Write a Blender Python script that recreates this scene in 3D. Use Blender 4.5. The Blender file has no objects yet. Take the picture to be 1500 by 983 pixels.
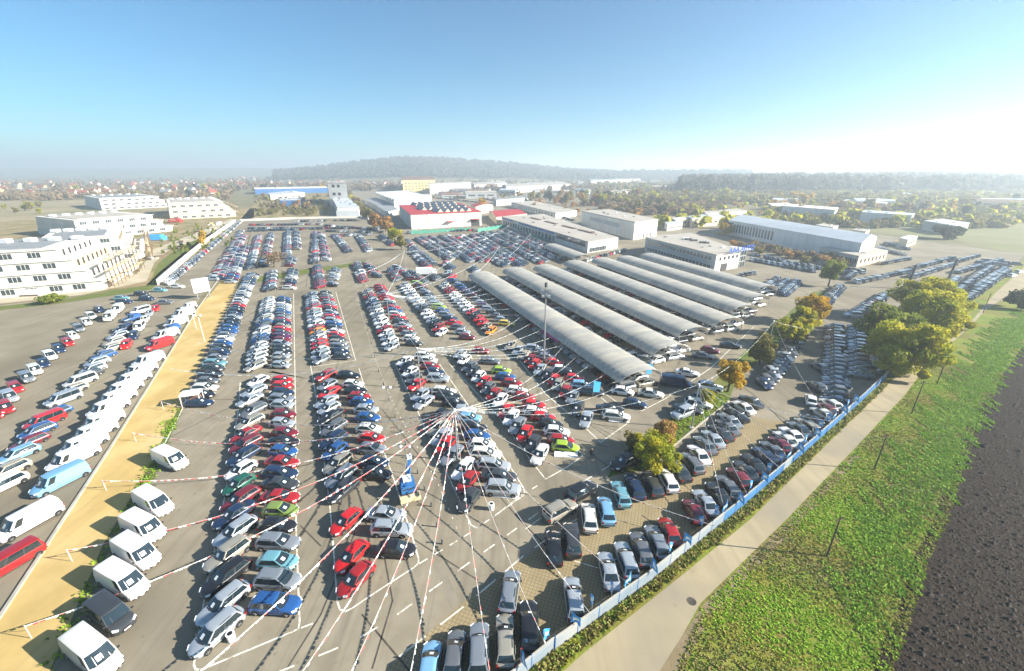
import bpy, math, random
import numpy as np
from mathutils import Vector, Matrix
rad = math.radians
random.seed(7)
S = bpy.context.scene
COL = S.collection

# ------------------------------------------------------------------ camera, sky, sun, exposure
CAM_H, PITCH, FPX = 39.2, rad(20.93), 630.0
cam = bpy.data.cameras.new('camera'); camo = bpy.data.objects.new('camera', cam); COL.objects.link(camo)
camo.location = (0, 0, CAM_H); camo.rotation_euler = (math.pi/2 - PITCH, 0, 0)
cam.sensor_width = 36; cam.lens = FPX/1500*36; cam.clip_start = 0.5; cam.clip_end = 40000
S.camera = camo
SUN_EL, SUN_AZ = rad(24.5), rad(98)          # azimuth clockwise from the viewing direction (+Y)
W = bpy.data.worlds.new('World'); S.world = W; W.use_nodes = True
nt = W.node_tree; bg = nt.nodes['Background']
sky = nt.nodes.new('ShaderNodeTexSky'); sky.sky_type = 'NISHITA'; sky.sun_disc = False
sky.sun_elevation = SUN_EL; sky.sun_rotation = SUN_AZ; sky.altitude = 300
sky.air_density = 1.0; sky.dust_density = 0.3; sky.ozone_density = 6.0
tint = nt.nodes.new('ShaderNodeMix'); tint.data_type = 'RGBA'; tint.blend_type = 'MULTIPLY'; tint.inputs[0].default_value = 1; tint.inputs[7].default_value = (.72, 1.03, 1.0, 1)
nt.links.new(sky.outputs[0], tint.inputs[6]); nt.links.new(tint.outputs[2], bg.inputs[0]); bg.inputs[1].default_value = 0.05
sun = bpy.data.lights.new('sun', 'SUN'); suno = bpy.data.objects.new('sun', sun); COL.objects.link(suno)
sun.energy = 5.0; sun.angle = rad(0.5); sun.color = (1.0, 0.93, 0.82)
sd = Vector((math.sin(SUN_AZ)*math.cos(SUN_EL), math.cos(SUN_AZ)*math.cos(SUN_EL), math.sin(SUN_EL)))
suno.rotation_euler = sd.to_track_quat('Z', 'Y').to_euler()
S.view_settings.view_transform = 'Standard'; S.view_settings.look = 'None'
S.view_settings.exposure = 1.68; S.view_settings.gamma = 1.0
S.render.engine = 'CYCLES'
S.cycles.max_bounces = 6; S.cycles.volume_bounces = 1; S.cycles.use_denoising = True
S.cycles.sample_clamp_indirect = 6.0

# ------------------------------------------------------------------ survey: photo point -> ground point
CT, TT = math.cos(PITCH), math.tan(PITCH)
HOR = 491.5 - FPX*TT
def g(px, py, z=0.0):
    d = max(py - HOR, 0.4); h = CAM_H - z
    return Vector(((px-750)*h/(CT*d), h*FPX/(CT*CT*d) - h*TT, z))
def pix(v):
    h = CAM_H - v[2]; zc = v[1]*CT + h*math.sin(PITCH)
    if zc <= 0.1: return None
    return (750 + FPX*v[0]/zc, 491.5 + FPX*(h*CT - v[1]*math.sin(PITCH))/zc)
def height_at(base, ytop):
    Y = base[1]; return CAM_H - Y/(FPX/(CT*CT*max(ytop-HOR, .3)) - TT)

# ------------------------------------------------------------------ materials
def mat(name, c, c2=None, scale=1.0, rough=0.8, metal=0.0, coat=0.0, bump=0.0, detail=4.0, spec=0.5, c3=None, scale3=0.05, obj=False, bscale=None, lo=.35, hi=.65):
    if rough >= .8 and spec == .5: spec = .12
    m = bpy.data.materials.new(name); m.use_nodes = True
    n = m.node_tree; b = n.nodes['Principled BSDF']
    b.inputs['Base Color'].default_value = (*c, 1); b.inputs['Roughness'].default_value = rough
    b.inputs['Metallic'].default_value = metal; b.inputs['Specular IOR Level'].default_value = spec
    b.inputs['Coat Weight'].default_value = coat; b.inputs['Coat Roughness'].default_value = 0.08
    if c2 or bump:
        if obj: pos = n.nodes.new('ShaderNodeTexCoord').outputs['Object']
        else: pos = n.nodes.new('ShaderNodeNewGeometry').outputs['Position']
        def noise(s, d):
            t = n.nodes.new('ShaderNodeTexNoise'); t.inputs['Scale'].default_value = s; t.inputs['Detail'].default_value = d
            n.links.new(pos, t.inputs['Vector']); return t
        def ramp(src, a, bb):
            r = n.nodes.new('ShaderNodeMapRange'); r.inputs[1].default_value = a; r.inputs[2].default_value = bb
            n.links.new(src, r.inputs[0]); return r.outputs[0]
        def mix(f, a, bb):
            x = n.nodes.new('ShaderNodeMix'); x.data_type = 'RGBA'; n.links.new(f, x.inputs[0])
            for sock, v in ((x.inputs[6], a), (x.inputs[7], bb)):
                if isinstance(v, tuple): sock.default_value = (*v, 1)
                else: n.links.new(v, sock)
            return x.outputs[2]
        if c2:
            out = mix(ramp(noise(scale, detail).outputs[0], lo, hi), c, c2)
            if c3: out = mix(ramp(noise(scale3, 3).outputs[0], .45, .7), out, c3)
            n.links.new(out, b.inputs['Base Color'])
        if bump:
            bp = n.nodes.new('ShaderNodeBump'); bp.inputs['Strength'].default_value = min(1, bump); bp.inputs['Distance'].default_value = 0.3*bump
            n.links.new(noise(bscale or scale*3, 6).outputs[0], bp.inputs['Height']); n.links.new(bp.outputs[0], b.inputs['Normal'])
    return m
def leafmat(name, c, c2, scale=0.6, trans=0.35):
    m = mat(name, c, c2, scale=scale, rough=0.7, spec=0.2, detail=3)
    n = m.node_tree; b = n.nodes['Principled BSDF']; out = n.nodes['Material Output']
    t = n.nodes.new('ShaderNodeBsdfTranslucent'); x = n.nodes.new('ShaderNodeMixShader'); x.inputs[0].default_value = trans
    n.links.new(b.inputs['Base Color'].links[0].from_socket, t.inputs[0])
    n.links.new(b.outputs[0], x.inputs[1]); n.links.new(t.outputs[0], x.inputs[2]); n.links.new(x.outputs[0], out.inputs[0])
    return m
M = {}
M['asphalt'] = mat('asphalt', (.235,.205,.148), (.29,.255,.19), scale=.35, rough=.9, c3=(.18,.157,.115), scale3=.06, bump=.05, bscale=14)
M['asphalt2'] = mat('asphalt_worn', (.225,.196,.14), (.285,.252,.185), scale=.12, rough=.9, c3=(.185,.16,.115), scale3=.04, bump=.05, bscale=14)
def wear(m, ang, tint):
    """tyre tracks along the aisles and scattered oil stains"""
    n = m.node_tree; bsdf = n.nodes['Principled BSDF']; src = bsdf.inputs['Base Color'].links[0].from_socket
    ge = n.nodes.new('ShaderNodeNewGeometry'); mp = n.nodes.new('ShaderNodeMapping'); mp.inputs['Rotation'].default_value = (0,0,rad(ang)); mp.inputs['Scale'].default_value = (1.1,.035,1)
    n.links.new(ge.outputs['Position'], mp.inputs[0]); a = n.nodes.new('ShaderNodeTexNoise'); a.inputs['Scale'].default_value = .9; a.inputs['Detail'].default_value = 5; n.links.new(mp.outputs[0], a.inputs['Vector'])
    s = n.nodes.new('ShaderNodeTexNoise'); s.inputs['Scale'].default_value = 1.3; s.inputs['Detail'].default_value = 2; n.links.new(ge.outputs['Position'], s.inputs['Vector'])
    for t, lo_, hi_, f in ((a, .50, .72, .55), (s, .66, .78, .7)):
        r = n.nodes.new('ShaderNodeMapRange'); r.inputs[1].default_value = lo_; r.inputs[2].default_value = hi_; r.inputs[4].default_value = f; n.links.new(t.outputs[0], r.inputs[0])
        x = n.nodes.new('ShaderNodeMix'); x.data_type = 'RGBA'; n.links.new(r.outputs[0], x.inputs[0]); n.links.new(src, x.inputs[6]); x.inputs[7].default_value = (*tint, 1); src = x.outputs[2]
    n.links.new(src, bsdf.inputs['Base Color'])
wear(M['asphalt'], 25, (.135,.118,.088)); wear(M['asphalt2'], 33, (.15,.13,.095))
M['patch'] = mat('asphalt_patch', (.26,.23,.175), (.22,.195,.15), scale=.6, rough=.9)
M['seam'] = mat('tar_seam', (.06,.053,.045), (.10,.09,.075), scale=.8, rough=.8)
M['sand'] = mat('yellow_gravel', (.50,.36,.14), (.42,.30,.115), scale=.25, rough=.95, c3=(.55,.42,.20), scale3=.12, bump=.15, bscale=5)
M['kerb'] = mat('concrete', (.42,.39,.33), (.33,.31,.26), scale=.6, rough=.9)
M['road'] = mat('pale_road', (.38,.32,.205), (.32,.27,.175), scale=.18, rough=.9, c3=(.27,.235,.175), scale3=.1, bump=.05, bscale=12)
M['earth'] = mat('dry_earth', (.26,.20,.12), (.17,.14,.075), scale=.35, rough=.95, bump=.3, bscale=3)
M['grass'] = mat('grass', (.13,.20,.02), (.21,.21,.04), scale=.22, rough=.95, c3=(.17,.135,.04), scale3=.15, bump=.6, bscale=2.5)
M['grass2'] = mat('strip_grass', (.09,.14,.025), (.16,.16,.05), scale=.5, rough=.95, bump=.5, bscale=3)
M['crop'] = mat('crop_soil', (.075,.105,.025), (.10,.085,.04), scale=.3, rough=.95, bump=.5, bscale=2)
M['plough'] = mat('ploughed_soil', (.016,.0105,.0075), (.032,.022,.016), scale=1.2, rough=.85, bump=.8, bscale=2.2)
M['land'] = mat('far_land', (.16,.16,.08), (.24,.19,.115), scale=.006, rough=1, c3=(.12,.13,.06), scale3=.02)
M['field'] = mat('stubble_field', (.27,.22,.13), (.34,.28,.18), scale=.02, rough=1, c3=(.17,.18,.08), scale3=.015)
M['meadow'] = mat('meadow', (.17,.18,.075), (.22,.20,.11), scale=.03, rough=1)
M['site'] = mat('site_dirt', (.34,.26,.145), (.24,.18,.10), scale=.12, rough=1, c3=(.15,.16,.05), scale3=.08, bump=.4, bscale=1)
wear(M['road'], 30, (.25,.21,.14))
M['line'] = mat('road_paint', (.75,.72,.62), (.38,.34,.26), scale=2.2, rough=.8, lo=.48, hi=.66); wear(M['sand'], 30, (.38,.27,.11))
M['white'] = mat('white_wall', (.68,.66,.60), (.58,.56,.51), scale=.12, rough=.85)
M['cream'] = mat('cream_wall', (.70,.60,.42), (.62,.52,.36), scale=.2, rough=.85)
M['yellow'] = mat('yellow_wall', (.72,.55,.22), rough=.85)
M['tan'] = mat('raw_plaster', (.62,.46,.25), (.7,.58,.4), scale=.5, rough=.9)
M['greywall'] = mat('grey_wall', (.42,.44,.44), (.36,.38,.38), scale=.1, rough=.8)
M['flat_roof'] = mat('flat_roof', (.42,.39,.34), (.36,.335,.29), scale=.08, rough=.9)
M['grey_roof'] = mat('grey_roof', (.20,.215,.22), (.25,.265,.27), scale=.15, rough=.7)
M['metal_roof'] = mat('sheet_roof', (.55,.58,.60), (.48,.51,.53), scale=.1, rough=.5, metal=.1)
M['red_roof'] = mat('red_sheet_roof', (.42,.035,.035), (.36,.03,.03), scale=.3, rough=.6)
M['tile_roof'] = mat('tile_roof', (.30,.085,.05), (.22,.07,.05), scale=.2, rough=.9)
M['brown_roof'] = mat('brown_roof', (.16,.10,.075), (.2,.13,.1), scale=.2, rough=.9)
M['blue'] = mat('blue_paint', (.03,.14,.36), (.025,.11,.30), scale=.5, rough=.5)
M['sign_blue'] = mat('sign_blue', (.015,.10,.48), rough=.4)
M['skyblue'] = mat('sky_blue', (.05,.32,.72), rough=.5)
M['window'] = mat('window_glass', (.035,.05,.06), rough=.12, spec=.8)
M['dark'] = mat('dark_opening', (.03,.03,.032), rough=.7)
M['steel'] = mat('steel', (.35,.36,.37), rough=.45, metal=.6)
M['darksteel'] = mat('dark_steel', (.08,.085,.09), rough=.6, metal=.3)
M['wood'] = mat('wood_pole', (.14,.105,.07), (.1,.075,.05), scale=3, rough=.9)
M['bark'] = mat('bark', (.11,.085,.06), (.07,.055,.04), scale=3, rough=.95)
M['paper'] = mat('white_sheet', (.82,.82,.80), rough=.7)
M['tape_white'] = mat('tape_white', (.82,.80,.76), rough=.6)
M['tape_red'] = mat('tape_red', (.55,.05,.04), rough=.6)
M['tape_blue'] = mat('tape_blue', (.25,.55,.8), rough=.6)
M['green_net'] = mat('green_net', (.06,.25,.18), (.1,.32,.24), scale=.6, rough=.9)
M['orange'] = mat('orange', (.7,.2,.02), rough=.6)
M['rubber'] = mat('rubber', (.018,.018,.019), rough=.85)
M['rim'] = mat('alloy_rim', (.5,.5,.5), rough=.35, metal=.7)
M['glass'] = mat('car_glass', (.012,.022,.028), rough=.05, spec=.9, coat=.3)
M['trim'] = mat('black_trim', (.02,.02,.022), rough=.6)
M['headlamp'] = mat('headlamp', (.65,.68,.7), rough=.1, spec=.9)
M['taillamp'] = mat('taillamp', (.30,.012,.012), rough=.2)
M['plate'] = mat('number_plate', (.75,.75,.73), rough=.5)
M['black'] = mat('black_cloth', (.02,.02,.025), rough=.9)
M['skin'] = mat('skin', (.45,.27,.18), rough=.6)
M['jean'] = mat('jeans', (.04,.06,.12), rough=.9)
PAINT = {  # letter: (colour, metallic, word)
 'W': ((.74,.74,.73), 0, 'white'), 'S': ((.46,.50,.53), .45, 'silver'), 'G': ((.17,.18,.19), .4, 'grey'), 'K': ((.012,.013,.016), .0, 'black'),
 'N': ((.012,.030,.075), .1, 'navy'), 'B': ((.018,.085,.26), .1, 'blue'), 'L': ((.20,.42,.62), .2, 'pale blue'), 'R': ((.52,.012,.014), 0, 'red'),
 'M': ((.17,.012,.022), .1, 'maroon'), 'E': ((.012,.10,.065), .1, 'dark green'), 'C': ((.17,.40,.46), .3, 'turquoise'), 'Q': ((.30,.45,.03), 0, 'lime green'),
 'V': ((.18,.26,.06), .1, 'olive green'), 'T': ((.45,.40,.30), .3, 'beige'), 'O': ((.75,.25,.02), 0, 'orange'), 'Y': ((.75,.52,.04), 0, 'yellow'), 'P': ((.10,.02,.09), .1, 'purple'),
 'Z': ((.40,.37,.30), .4, 'pale gold'), 'D': ((.28,.31,.34), .45, 'dark silver'), 'A': ((.045,.05,.055), .2, 'charcoal'), 'F': ((.30,.012,.014), 0, 'dark red'), 'H': ((.60,.60,.55), 0, 'off-white')}
PM = {k: mat('paint_'+v[2].replace(' ', '_'), v[0], rough=.32, metal=v[1], coat=.7) for k, v in PAINT.items()}

# ------------------------------------------------------------------ mesh helper
class MB:
    def __init__(s): s.v = []; s.f = []; s.m = []
    def add(s, verts, faces, mi=0):
        o = len(s.v); s.v += [tuple(p) for p in verts]
        for f in faces: s.f.append(tuple(i+o for i in f)); s.m.append(mi)
    def quad(s, a, b, c, d, mi=0): s.add([a, b, c, d], [(0,1,2,3)], mi)
    def box(s, x0, x1, y0, y1, z0, z1, mi=0, top=None):
        v = [(x0,y0,z0),(x1,y0,z0),(x1,y1,z0),(x0,y1,z0),(x0,y0,z1),(x1,y0,z1),(x1,y1,z1),(x0,y1,z1)]
        s.add(v, [(0,3,2,1),(0,1,5,4),(1,2,6,5),(2,3,7,6),(3,0,4,7)], mi); s.add([v[4],v[5],v[6],v[7]], [(0,1,2,3)], mi if top is None else top)
    def prism(s, poly, z0, z1, mi=0, top=None, cap=True):
        poly = ccw(poly); n = len(poly)
        v = [(p[0],p[1],z0) for p in poly]+[(p[0],p[1],z1) for p in poly]
        s.add(v, [(i,(i+1)%n,n+(i+1)%n,n+i) for i in range(n)], mi)
        if cap: s.add(v[n:], [tuple(range(n))], mi if top is None else top)
    def beam(s, a, b, w, h=None, mi=0):
        a = Vector(a); b = Vector(b); d = (b-a)
        if d.length < 1e-6: return
        d.normalize(); up = Vector((0,0,1)) if abs(d.z) < .95 else Vector((1,0,0))
        r = d.cross(up).normalized(); u = r.cross(d); h = h or w
        o = [(-1,-1),(1,-1),(1,1),(-1,1)]
        v = [a+r*(w/2*x)+u*(h/2*y) for x,y in o]+[b+r*(w/2*x)+u*(h/2*y) for x,y in o]
        s.add(v, [(0,1,5,4),(1,2,6,5),(2,3,7,6),(3,0,4,7),(3,2,1,0),(4,5,6,7)], mi)
    def tube(s, pts, rs, n=8, mi=0, cap=True):
        rings = []; o = len(s.v); pts = [Vector(p) for p in pts]
        for i, p in enumerate(pts):
            d = (pts[min(i+1,len(pts)-1)]-pts[max(i-1,0)]).normalized()
            up = Vector((0,0,1)) if abs(d.z) < .9 else Vector((1,0,0))
            r = d.cross(up).normalized(); u = r.cross(d); q = rs[i] if isinstance(rs, (list,tuple)) else rs
            s.v += [tuple(p+r*q*math.cos(2*math.pi*k/n)+u*q*math.sin(2*math.pi*k/n)) for k in range(n)]
        for i in range(len(pts)-1):
            for k in range(n):
                s.f.append((o+i*n+k, o+i*n+(k+1)%n, o+(i+1)*n+(k+1)%n, o+(i+1)*n+k)); s.m.append(mi)
        if cap:
            s.f.append(tuple(o+(len(pts)-1)*n+k for k in range(n))); s.m.append(mi)
            s.f.append(tuple(o+n-1-k for k in range(n))); s.m.append(mi)
    def mesh(s, name, mats, smooth=None):
        me = bpy.data.meshes.new(name); me.from_pydata(s.v, [], s.f)
        for m in (mats if isinstance(mats, (list,tuple)) else [mats]): me.materials.append(m)
        me.polygons.foreach_set('material_index', s.m)
        if smooth:
            me.polygons.foreach_set('use_smooth', [True]*len(s.f)); me.set_sharp_from_angle(angle=rad(smooth))
        me.update(); return me
    def build(s, name, mats, parent=None, smooth=None):
        return link(name, s.mesh(name, mats, smooth), parent)
def ccw(poly):
    a = sum(poly[i][0]*poly[(i+1)%len(poly)][1]-poly[(i+1)%len(poly)][0]*poly[i][1] for i in range(len(poly)))
    return list(poly) if a > 0 else list(poly)[::-1]
def link(name, data, parent=None, loc=None, rz=None):
    o = bpy.data.objects.new(name, data); COL.objects.link(o)
    if parent is not None: o.parent = parent
    if loc is not None: o.location = loc
    if rz is not None: o.rotation_euler = (0,0,rz)
    return o
def tag(o, label, cat, group=None, kind=None):
    if label: o['label'] = label
    if cat: o['category'] = cat
    if group: o['group'] = group
    if kind: o['kind'] = kind
    return o
def thing(name, label, cat, loc=(0,0,0), rz=0, group=None):
    return tag(link(name, None, None, loc, rz), label, cat, group)
def big_mesh(name, V, F, mats, mi=None):
    """V (n,3) float, F (m,k) int arrays -> mesh, quickly"""
    me = bpy.data.meshes.new(name); V = np.asarray(V, np.float32); F = np.asarray(F, np.int32)
    k = F.shape[1]
    me.vertices.add(len(V)); me.vertices.foreach_set('co', V.ravel())
    me.loops.add(F.size); me.loops.foreach_set('vertex_index', F.ravel())
    me.polygons.add(len(F)); me.polygons.foreach_set('loop_start', np.arange(0, F.size, k, dtype=np.int32))
    for m in mats: me.materials.append(m)
    if mi is not None: me.polygons.foreach_set('material_index', np.asarray(mi, np.int32))
    me.update(calc_edges=True); return me

# ------------------------------------------------------------------ the ground
def sheet(name, pxs, m, z, label=None):
    poly = [g(*p) for p in pxs]; b = MB(); n = len(poly)
    b.add([(p[0],p[1],z) for p in ccw(poly)], [tuple(range(n))])
    return tag(b.build(name, m), label, None, None, 'structure')
b = MB(); R_ = 8800
b.add([(-R_,-180,0),(R_,-180,0),(R_,R_,0),(-R_,R_,0)], [(0,1,2,3)])
tag(b.build('ground', M['land']), 'far flat countryside', None, None, 'structure')
sheet('stubble_field', [(-500,330),(-200,296),(330,290),(330,318),(160,345),(-400,400)], M['field'], .004)
sheet('meadow', [(1330,312),(1170,318),(1240,335),(1400,352),(1700,420),(1900,360),(1500,318)], M['meadow'], .004)
sheet('building_site', [(-500,470),(0,444),(215,418),(345,332),(372,318),(372,305),(-100,330),(-600,380)], M['site'], .008)
sheet('industrial_yard', [(486,318),(520,322),(720,352),(860,376),(948,382),(1120,400),(1200,420),(1500,392),(1480,370),(1180,330),(1000,296),(700,268),(500,280)], M['asphalt2'], .008)
sheet('rough_ground', [(352,322),(486,320),(492,284),(400,280),(372,298)], M['site'], .008)
sheet('side_lot', [(-900,1100),(-900,560),(-200,462),(0,447),(215,424),(345,330),(372,322),(352,402),(300,425),(160,660),(0,905),(-60,1000)], M['asphalt2'], .012)
sheet('sales_lot', [(-200,1300),(75,983),(265,590),(350,403),(372,322),(520,321),(720,350),(860,374),(948,380),(1120,398),(1200,412),(1300,415),(1500,372),(1490,386),(1420,440),(1295,556),(1086,743),(946,856),(800,960),(560,1160),(200,1300)], M['asphalt'], .012)
sheet('gravel_strip', [(-140,1240),(-60,1000),(2,905),(160,662),(290,452),(330,405),(352,402),(348,420),(300,515),(265,592),(235,655),(150,800),(72,985),(-40,1240)], M['sand'], .016)
sheet('far_lot', [(1265,398),(1180,420),(1290,452),(1400,432),(1490,388),(1500,372),(1440,366),(1360,384)], M['asphalt2'], .016)
sheet('lane', [(700,1100),(851,960),(1000,842),(1100,760),(1304,560),(1420,474),(1458,429),(1500,392),(1580,345),(1610,349),(1520,412),(1475,433),(1442,456),(1420,480),(1361,531),(1324,580),(1247,662),(1153,760),(1026,884),(960,1000),(880,1100)], M['road'], .016)
def verge(name, pxs, m, z): return sheet(name, pxs, m, z)
verge('roadside_verge', [(560,1160),(800,962),(946,858),(1086,745),(1296,557),(1420,441),(1500,382),(1500,392),(1458,429),(1420,474),(1304,560),(1100,760),(1000,842),(851,960),(700,1100)], M['grass'], .014)
verge('grass_verge', [(960,1000),(1026,884),(1153,760),(1247,662),(1324,580),(1361,531),(1420,480),(1442,456),(1520,412),(1600,380),(1640,420),(1500,505),(1415,625),(1368,760),(1340,813),(1312,903),(1282,960),(1265,1100),(880,1100)], M['grass'], .012)
sheet('ploughed_field', [(1200,1160),(1220,960),(1260,903),(1300,813),(1330,760),(1390,625),(1490,505),(1640,418),(2300,420),(2600,800),(2200,1300)], M['plough'], .008)
sheet('dirt_edge', [(930,1040),(1000,930),(1030,886),(1155,762),(1249,664),(1262,668),(1165,775),(1042,900),(1000,983),(985,1040)], M['earth'], .018)
sheet('grass_island', [(890,700),(916,692),(945,690),(985,655),(1030,618),(1068,585),(1078,560),(1020,582),(985,612),(940,640),(905,668)], M['grass2'], .018)
sheet('grass_divider', [(1060,570),(1100,540),(1165,478),(1205,440),(1215,425),(1190,428),(1130,480),(1075,530),(1045,560)], M['grass2'], .018)
sheet('grass_bank', [(352,410),(400,402),(455,393),(500,388),(535,381),(538,385),(500,393),(455,400),(405,409),(360,416)], M['grass2'], .018)
sheet('grass_bank', [(232,656),(262,596),(270,592),(250,640),(240,660)], M['grass2'], .020)
sheet('grass_bank', [(-300,490),(0,449),(100,437),(215,418),(232,400),(300,345),(330,328),(336,330),(300,352),(240,404),(222,424),(100,443),(0,455),(-300,500)], M['grass2'], .018)
sheet('site_track', [(-300,482),(0,445),(120,432),(215,412),(226,385),(245,368),(290,350),(345,325),(340,320),(285,342),(225,365),(212,385),(200,402),(120,424),(0,435),(-300,468)], mat('pale_track', (.48,.43,.32), (.40,.35,.25), scale=.2, rough=.95), .022)
sheet('grass_bank', [(214,421),(236,400),(262,384),(300,350),(342,326),(338,322),(285,352),(246,374),(232,386),(222,408)], M['grass2'], .018)
sheet('asphalt_patch', [(391,545),(432,541),(455,540),(456,556),(432,553),(390,541.5)], M['patch'], .016)
sheet('asphalt_patch', [(636,828),(648,823),(672,880),(660,893)], M['patch'], .016)
# grid pavers: a sheet with a real grid pattern in the material
def paver_mat():
    m = mat('grid_pavers', (.27,.215,.12), (.32,.26,.15), scale=.5, rough=.95)
    n = m.node_tree; bsdf = n.nodes['Principled BSDF']
    br = n.nodes.new('ShaderNodeTexBrick'); br.offset = 0; br.inputs['Scale'].default_value = 1.0
    br.inputs['Brick Width'].default_value = .38; br.inputs['Row Height'].default_value = .38; br.inputs['Mortar Size'].default_value = .035
    br.inputs['Mortar Smooth'].default_value = .3
    mp = n.nodes.new('ShaderNodeMapping'); mp.inputs['Rotation'].default_value = (0,0,rad(20))
    ge = n.nodes.new('ShaderNodeNewGeometry'); n.links.new(ge.outputs['Position'], mp.inputs[0]); n.links.new(mp.outputs[0], br.inputs['Vector'])
    x = n.nodes.new('ShaderNodeMix'); x.data_type = 'RGBA'; src = bsdf.inputs['Base Color'].links[0].from_socket
    n.links.new(br.outputs['Fac'], x.inputs[0]); n.links.new(src, x.inputs[6]); x.inputs[7].default_value = (.19,.15,.09,1)
    n.links.new(x.outputs[2], bsdf.inputs['Base Color'])
    return m
sheet('grid_paving', [(480,1060),(571,976),(676,885),(760,823),(830,778),(905,742),(960,728),(1015,700),(1060,655),(1098,612),(1150,618),(1140,660),(1080,738),(946,852),(800,957),(640,1080)], paver_mat(), .016)
# dark tar seams / old patches on the asphalt
def strip(b, pts, w, z, mi=0):
    pts = [Vector((p[0],p[1],z)) for p in pts]
    for i in range(len(pts)-1):
        d = pts[i+1]-pts[i]
        if d.length < .01: continue
        r = Vector((-d.y,d.x,0)).normalized()*w/2; e = d.normalized()*w*.45
        b.quad(pts[i]-r-e*(i>0), pts[i+1]-r, pts[i+1]+r, pts[i]+r-e*(i>0), mi)
def polyl(pxs, step=None): return [g(*p) for p in pxs]
b = MB()
for s_ in ([(250,640),(330,600),(440,565)], [(530,900),(600,983)], [(700,690),(760,760),(800,800)], [(560,600),(640,700)], [(520,545),(545,537),(580,540)],
          [(440,770),(470,800)], [(845,600),(905,607)], [(840,617),(905,626)], [(830,640),(890,655)], [(640,560),(760,540)], [(860,660),(900,690)], [(940,755),(965,772)], [(1110,590),(1160,620)],
          [(300,586),(330,585),(372,588)], [(590,780),(700,850)], [(475,390),(450,405),(448,423)], [(420,980),(470,900),(520,780)], [(545,980),(575,880),(560,800)]):
    strip(b, polyl(s_), .16, .0165)
tag(b.build('tar_seam', M['seam']), None, None, None, 'structure')
# painted lines
def paint(name, pxs, w=.16, dash=None, z=.0205):
    pts = polyl(pxs); b = MB()
    if not dash: strip(b, pts, w, z)
    else:
        d0 = 0; on = True; rem = dash[0]; cur = [pts[0]]; i = 0; p = pts[0]
        while i < len(pts)-1:
            d = (pts[i+1]-p).length
            if d >= rem:
                p = p+(pts[i+1]-p).normalized()*rem; cur.append(p)
                if on: strip(b, cur, w, z)
                on = not on; rem = dash[0] if on else dash[1]; cur = [p]
            else: rem -= d; p = pts[i+1]; cur.append(p); i += 1
    return tag(b.build(name, M['line']), None, None, None, 'structure')
paint('painted_line', [(352,560),(350,592),(340,667),(317,795),(303,854),(287,956),(284,974),(287,981),(293,981),(305,977),(430,925),(437,921),(439,912),(437,860),(434,783),(433,600),(430,430)])
paint('painted_line', [(455,535),(466,600),(476,685),(483,740),(487,783),(494,881),(498,893),(506,896),(516,891),(550,868),(607,831),(613,825),(613,818),(603,783),(591,748),(579,708),(560,655),(544,600),(526,540)])
paint('painted_line', [(452,430),(459,537),(521,528),(492,428)])
paint('painted_line', [(579,534),(609,598),(611,600),(622,627),(656,696),(681,751),(690,769),(697,773),(704,770),(764,728),(769,723),(767,715),(752,691),(717,640),(689,598),(644,534)])
paint('painted_line', [(659,534),(721,600),(747,633),(778,675),(799,702),(830,685),(854,667),(829,640),(790,598)])
paint('painted_line', [(755,520),(800,578),(851,621),(880,648),(922,618),(880,582)])
paint('painted_line', [(862,560),(905,590),(940,602),(975,584),(1040,540),(1105,478)])
paint('painted_line', [(548,430),(521,400)], w=.12)
paint('dashed_line', [(441,920),(492,901)], dash=(1.0,1.0))
paint('dashed_line', [(614,826),(690,780),(770,722),(800,704)], dash=(1.0,.9))
paint('dashed_line', [(400,988),(520,939),(577,904),(728,795),(790,750),(850,708),(910,672)], dash=(1.6,1.9))
paint('dashed_line', [(585,962),(684,885),(772,810),(830,770),(880,738)], dash=(2.6,1.6))
paint('dashed_line', [(521,430),(548,523),(580,600),(640,705),(676,790)], w=.10, dash=(.4,1.2))
for a in ([(810,800),(845,765)], [(770,775),(795,757)], [(842,822),(895,838)], [(900,820),(960,800)], [(955,725),(925,715)]):
    paint('painted_line', a, w=.12)
paint('painted_line', [(236,660),(262,610),(350,420)], w=.14)
# kerbs and low walls
def wall(name, pxs, h, w, m, label, cat):
    pts = polyl(pxs); b = MB()
    for i in range(len(pts)-1):
        a, c = pts[i], pts[i+1]; b.beam((a.x,a.y,h/2), (c.x,c.y,h/2), w, h)
    return tag(b.build(name, m), label, cat)
wall('kerb', [(-80,1010),(0,905),(160,660),(290,452),(318,412)], .2, .3, M['kerb'], 'long pale concrete kerb between the side lot and the yellow gravel strip', 'kerb')
wall('boundary_wall', [(232,418),(262,390),(300,357),(345,325)], 2.2, .4, M['white'], 'long white boundary wall beside the construction site track', 'wall')
wall('boundary_wall', [(352,324),(430,321),(527,319),(540,322)], 1.6, .4, M['white'], 'low white wall along the far end of the sales lot', 'wall')
wall('kerb', [(940,690),(962,678),(985,655),(1030,618),(1068,588)], .14, .25, M['kerb'], 'white kerb round the grass island under the shrubs', 'kerb')
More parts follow.
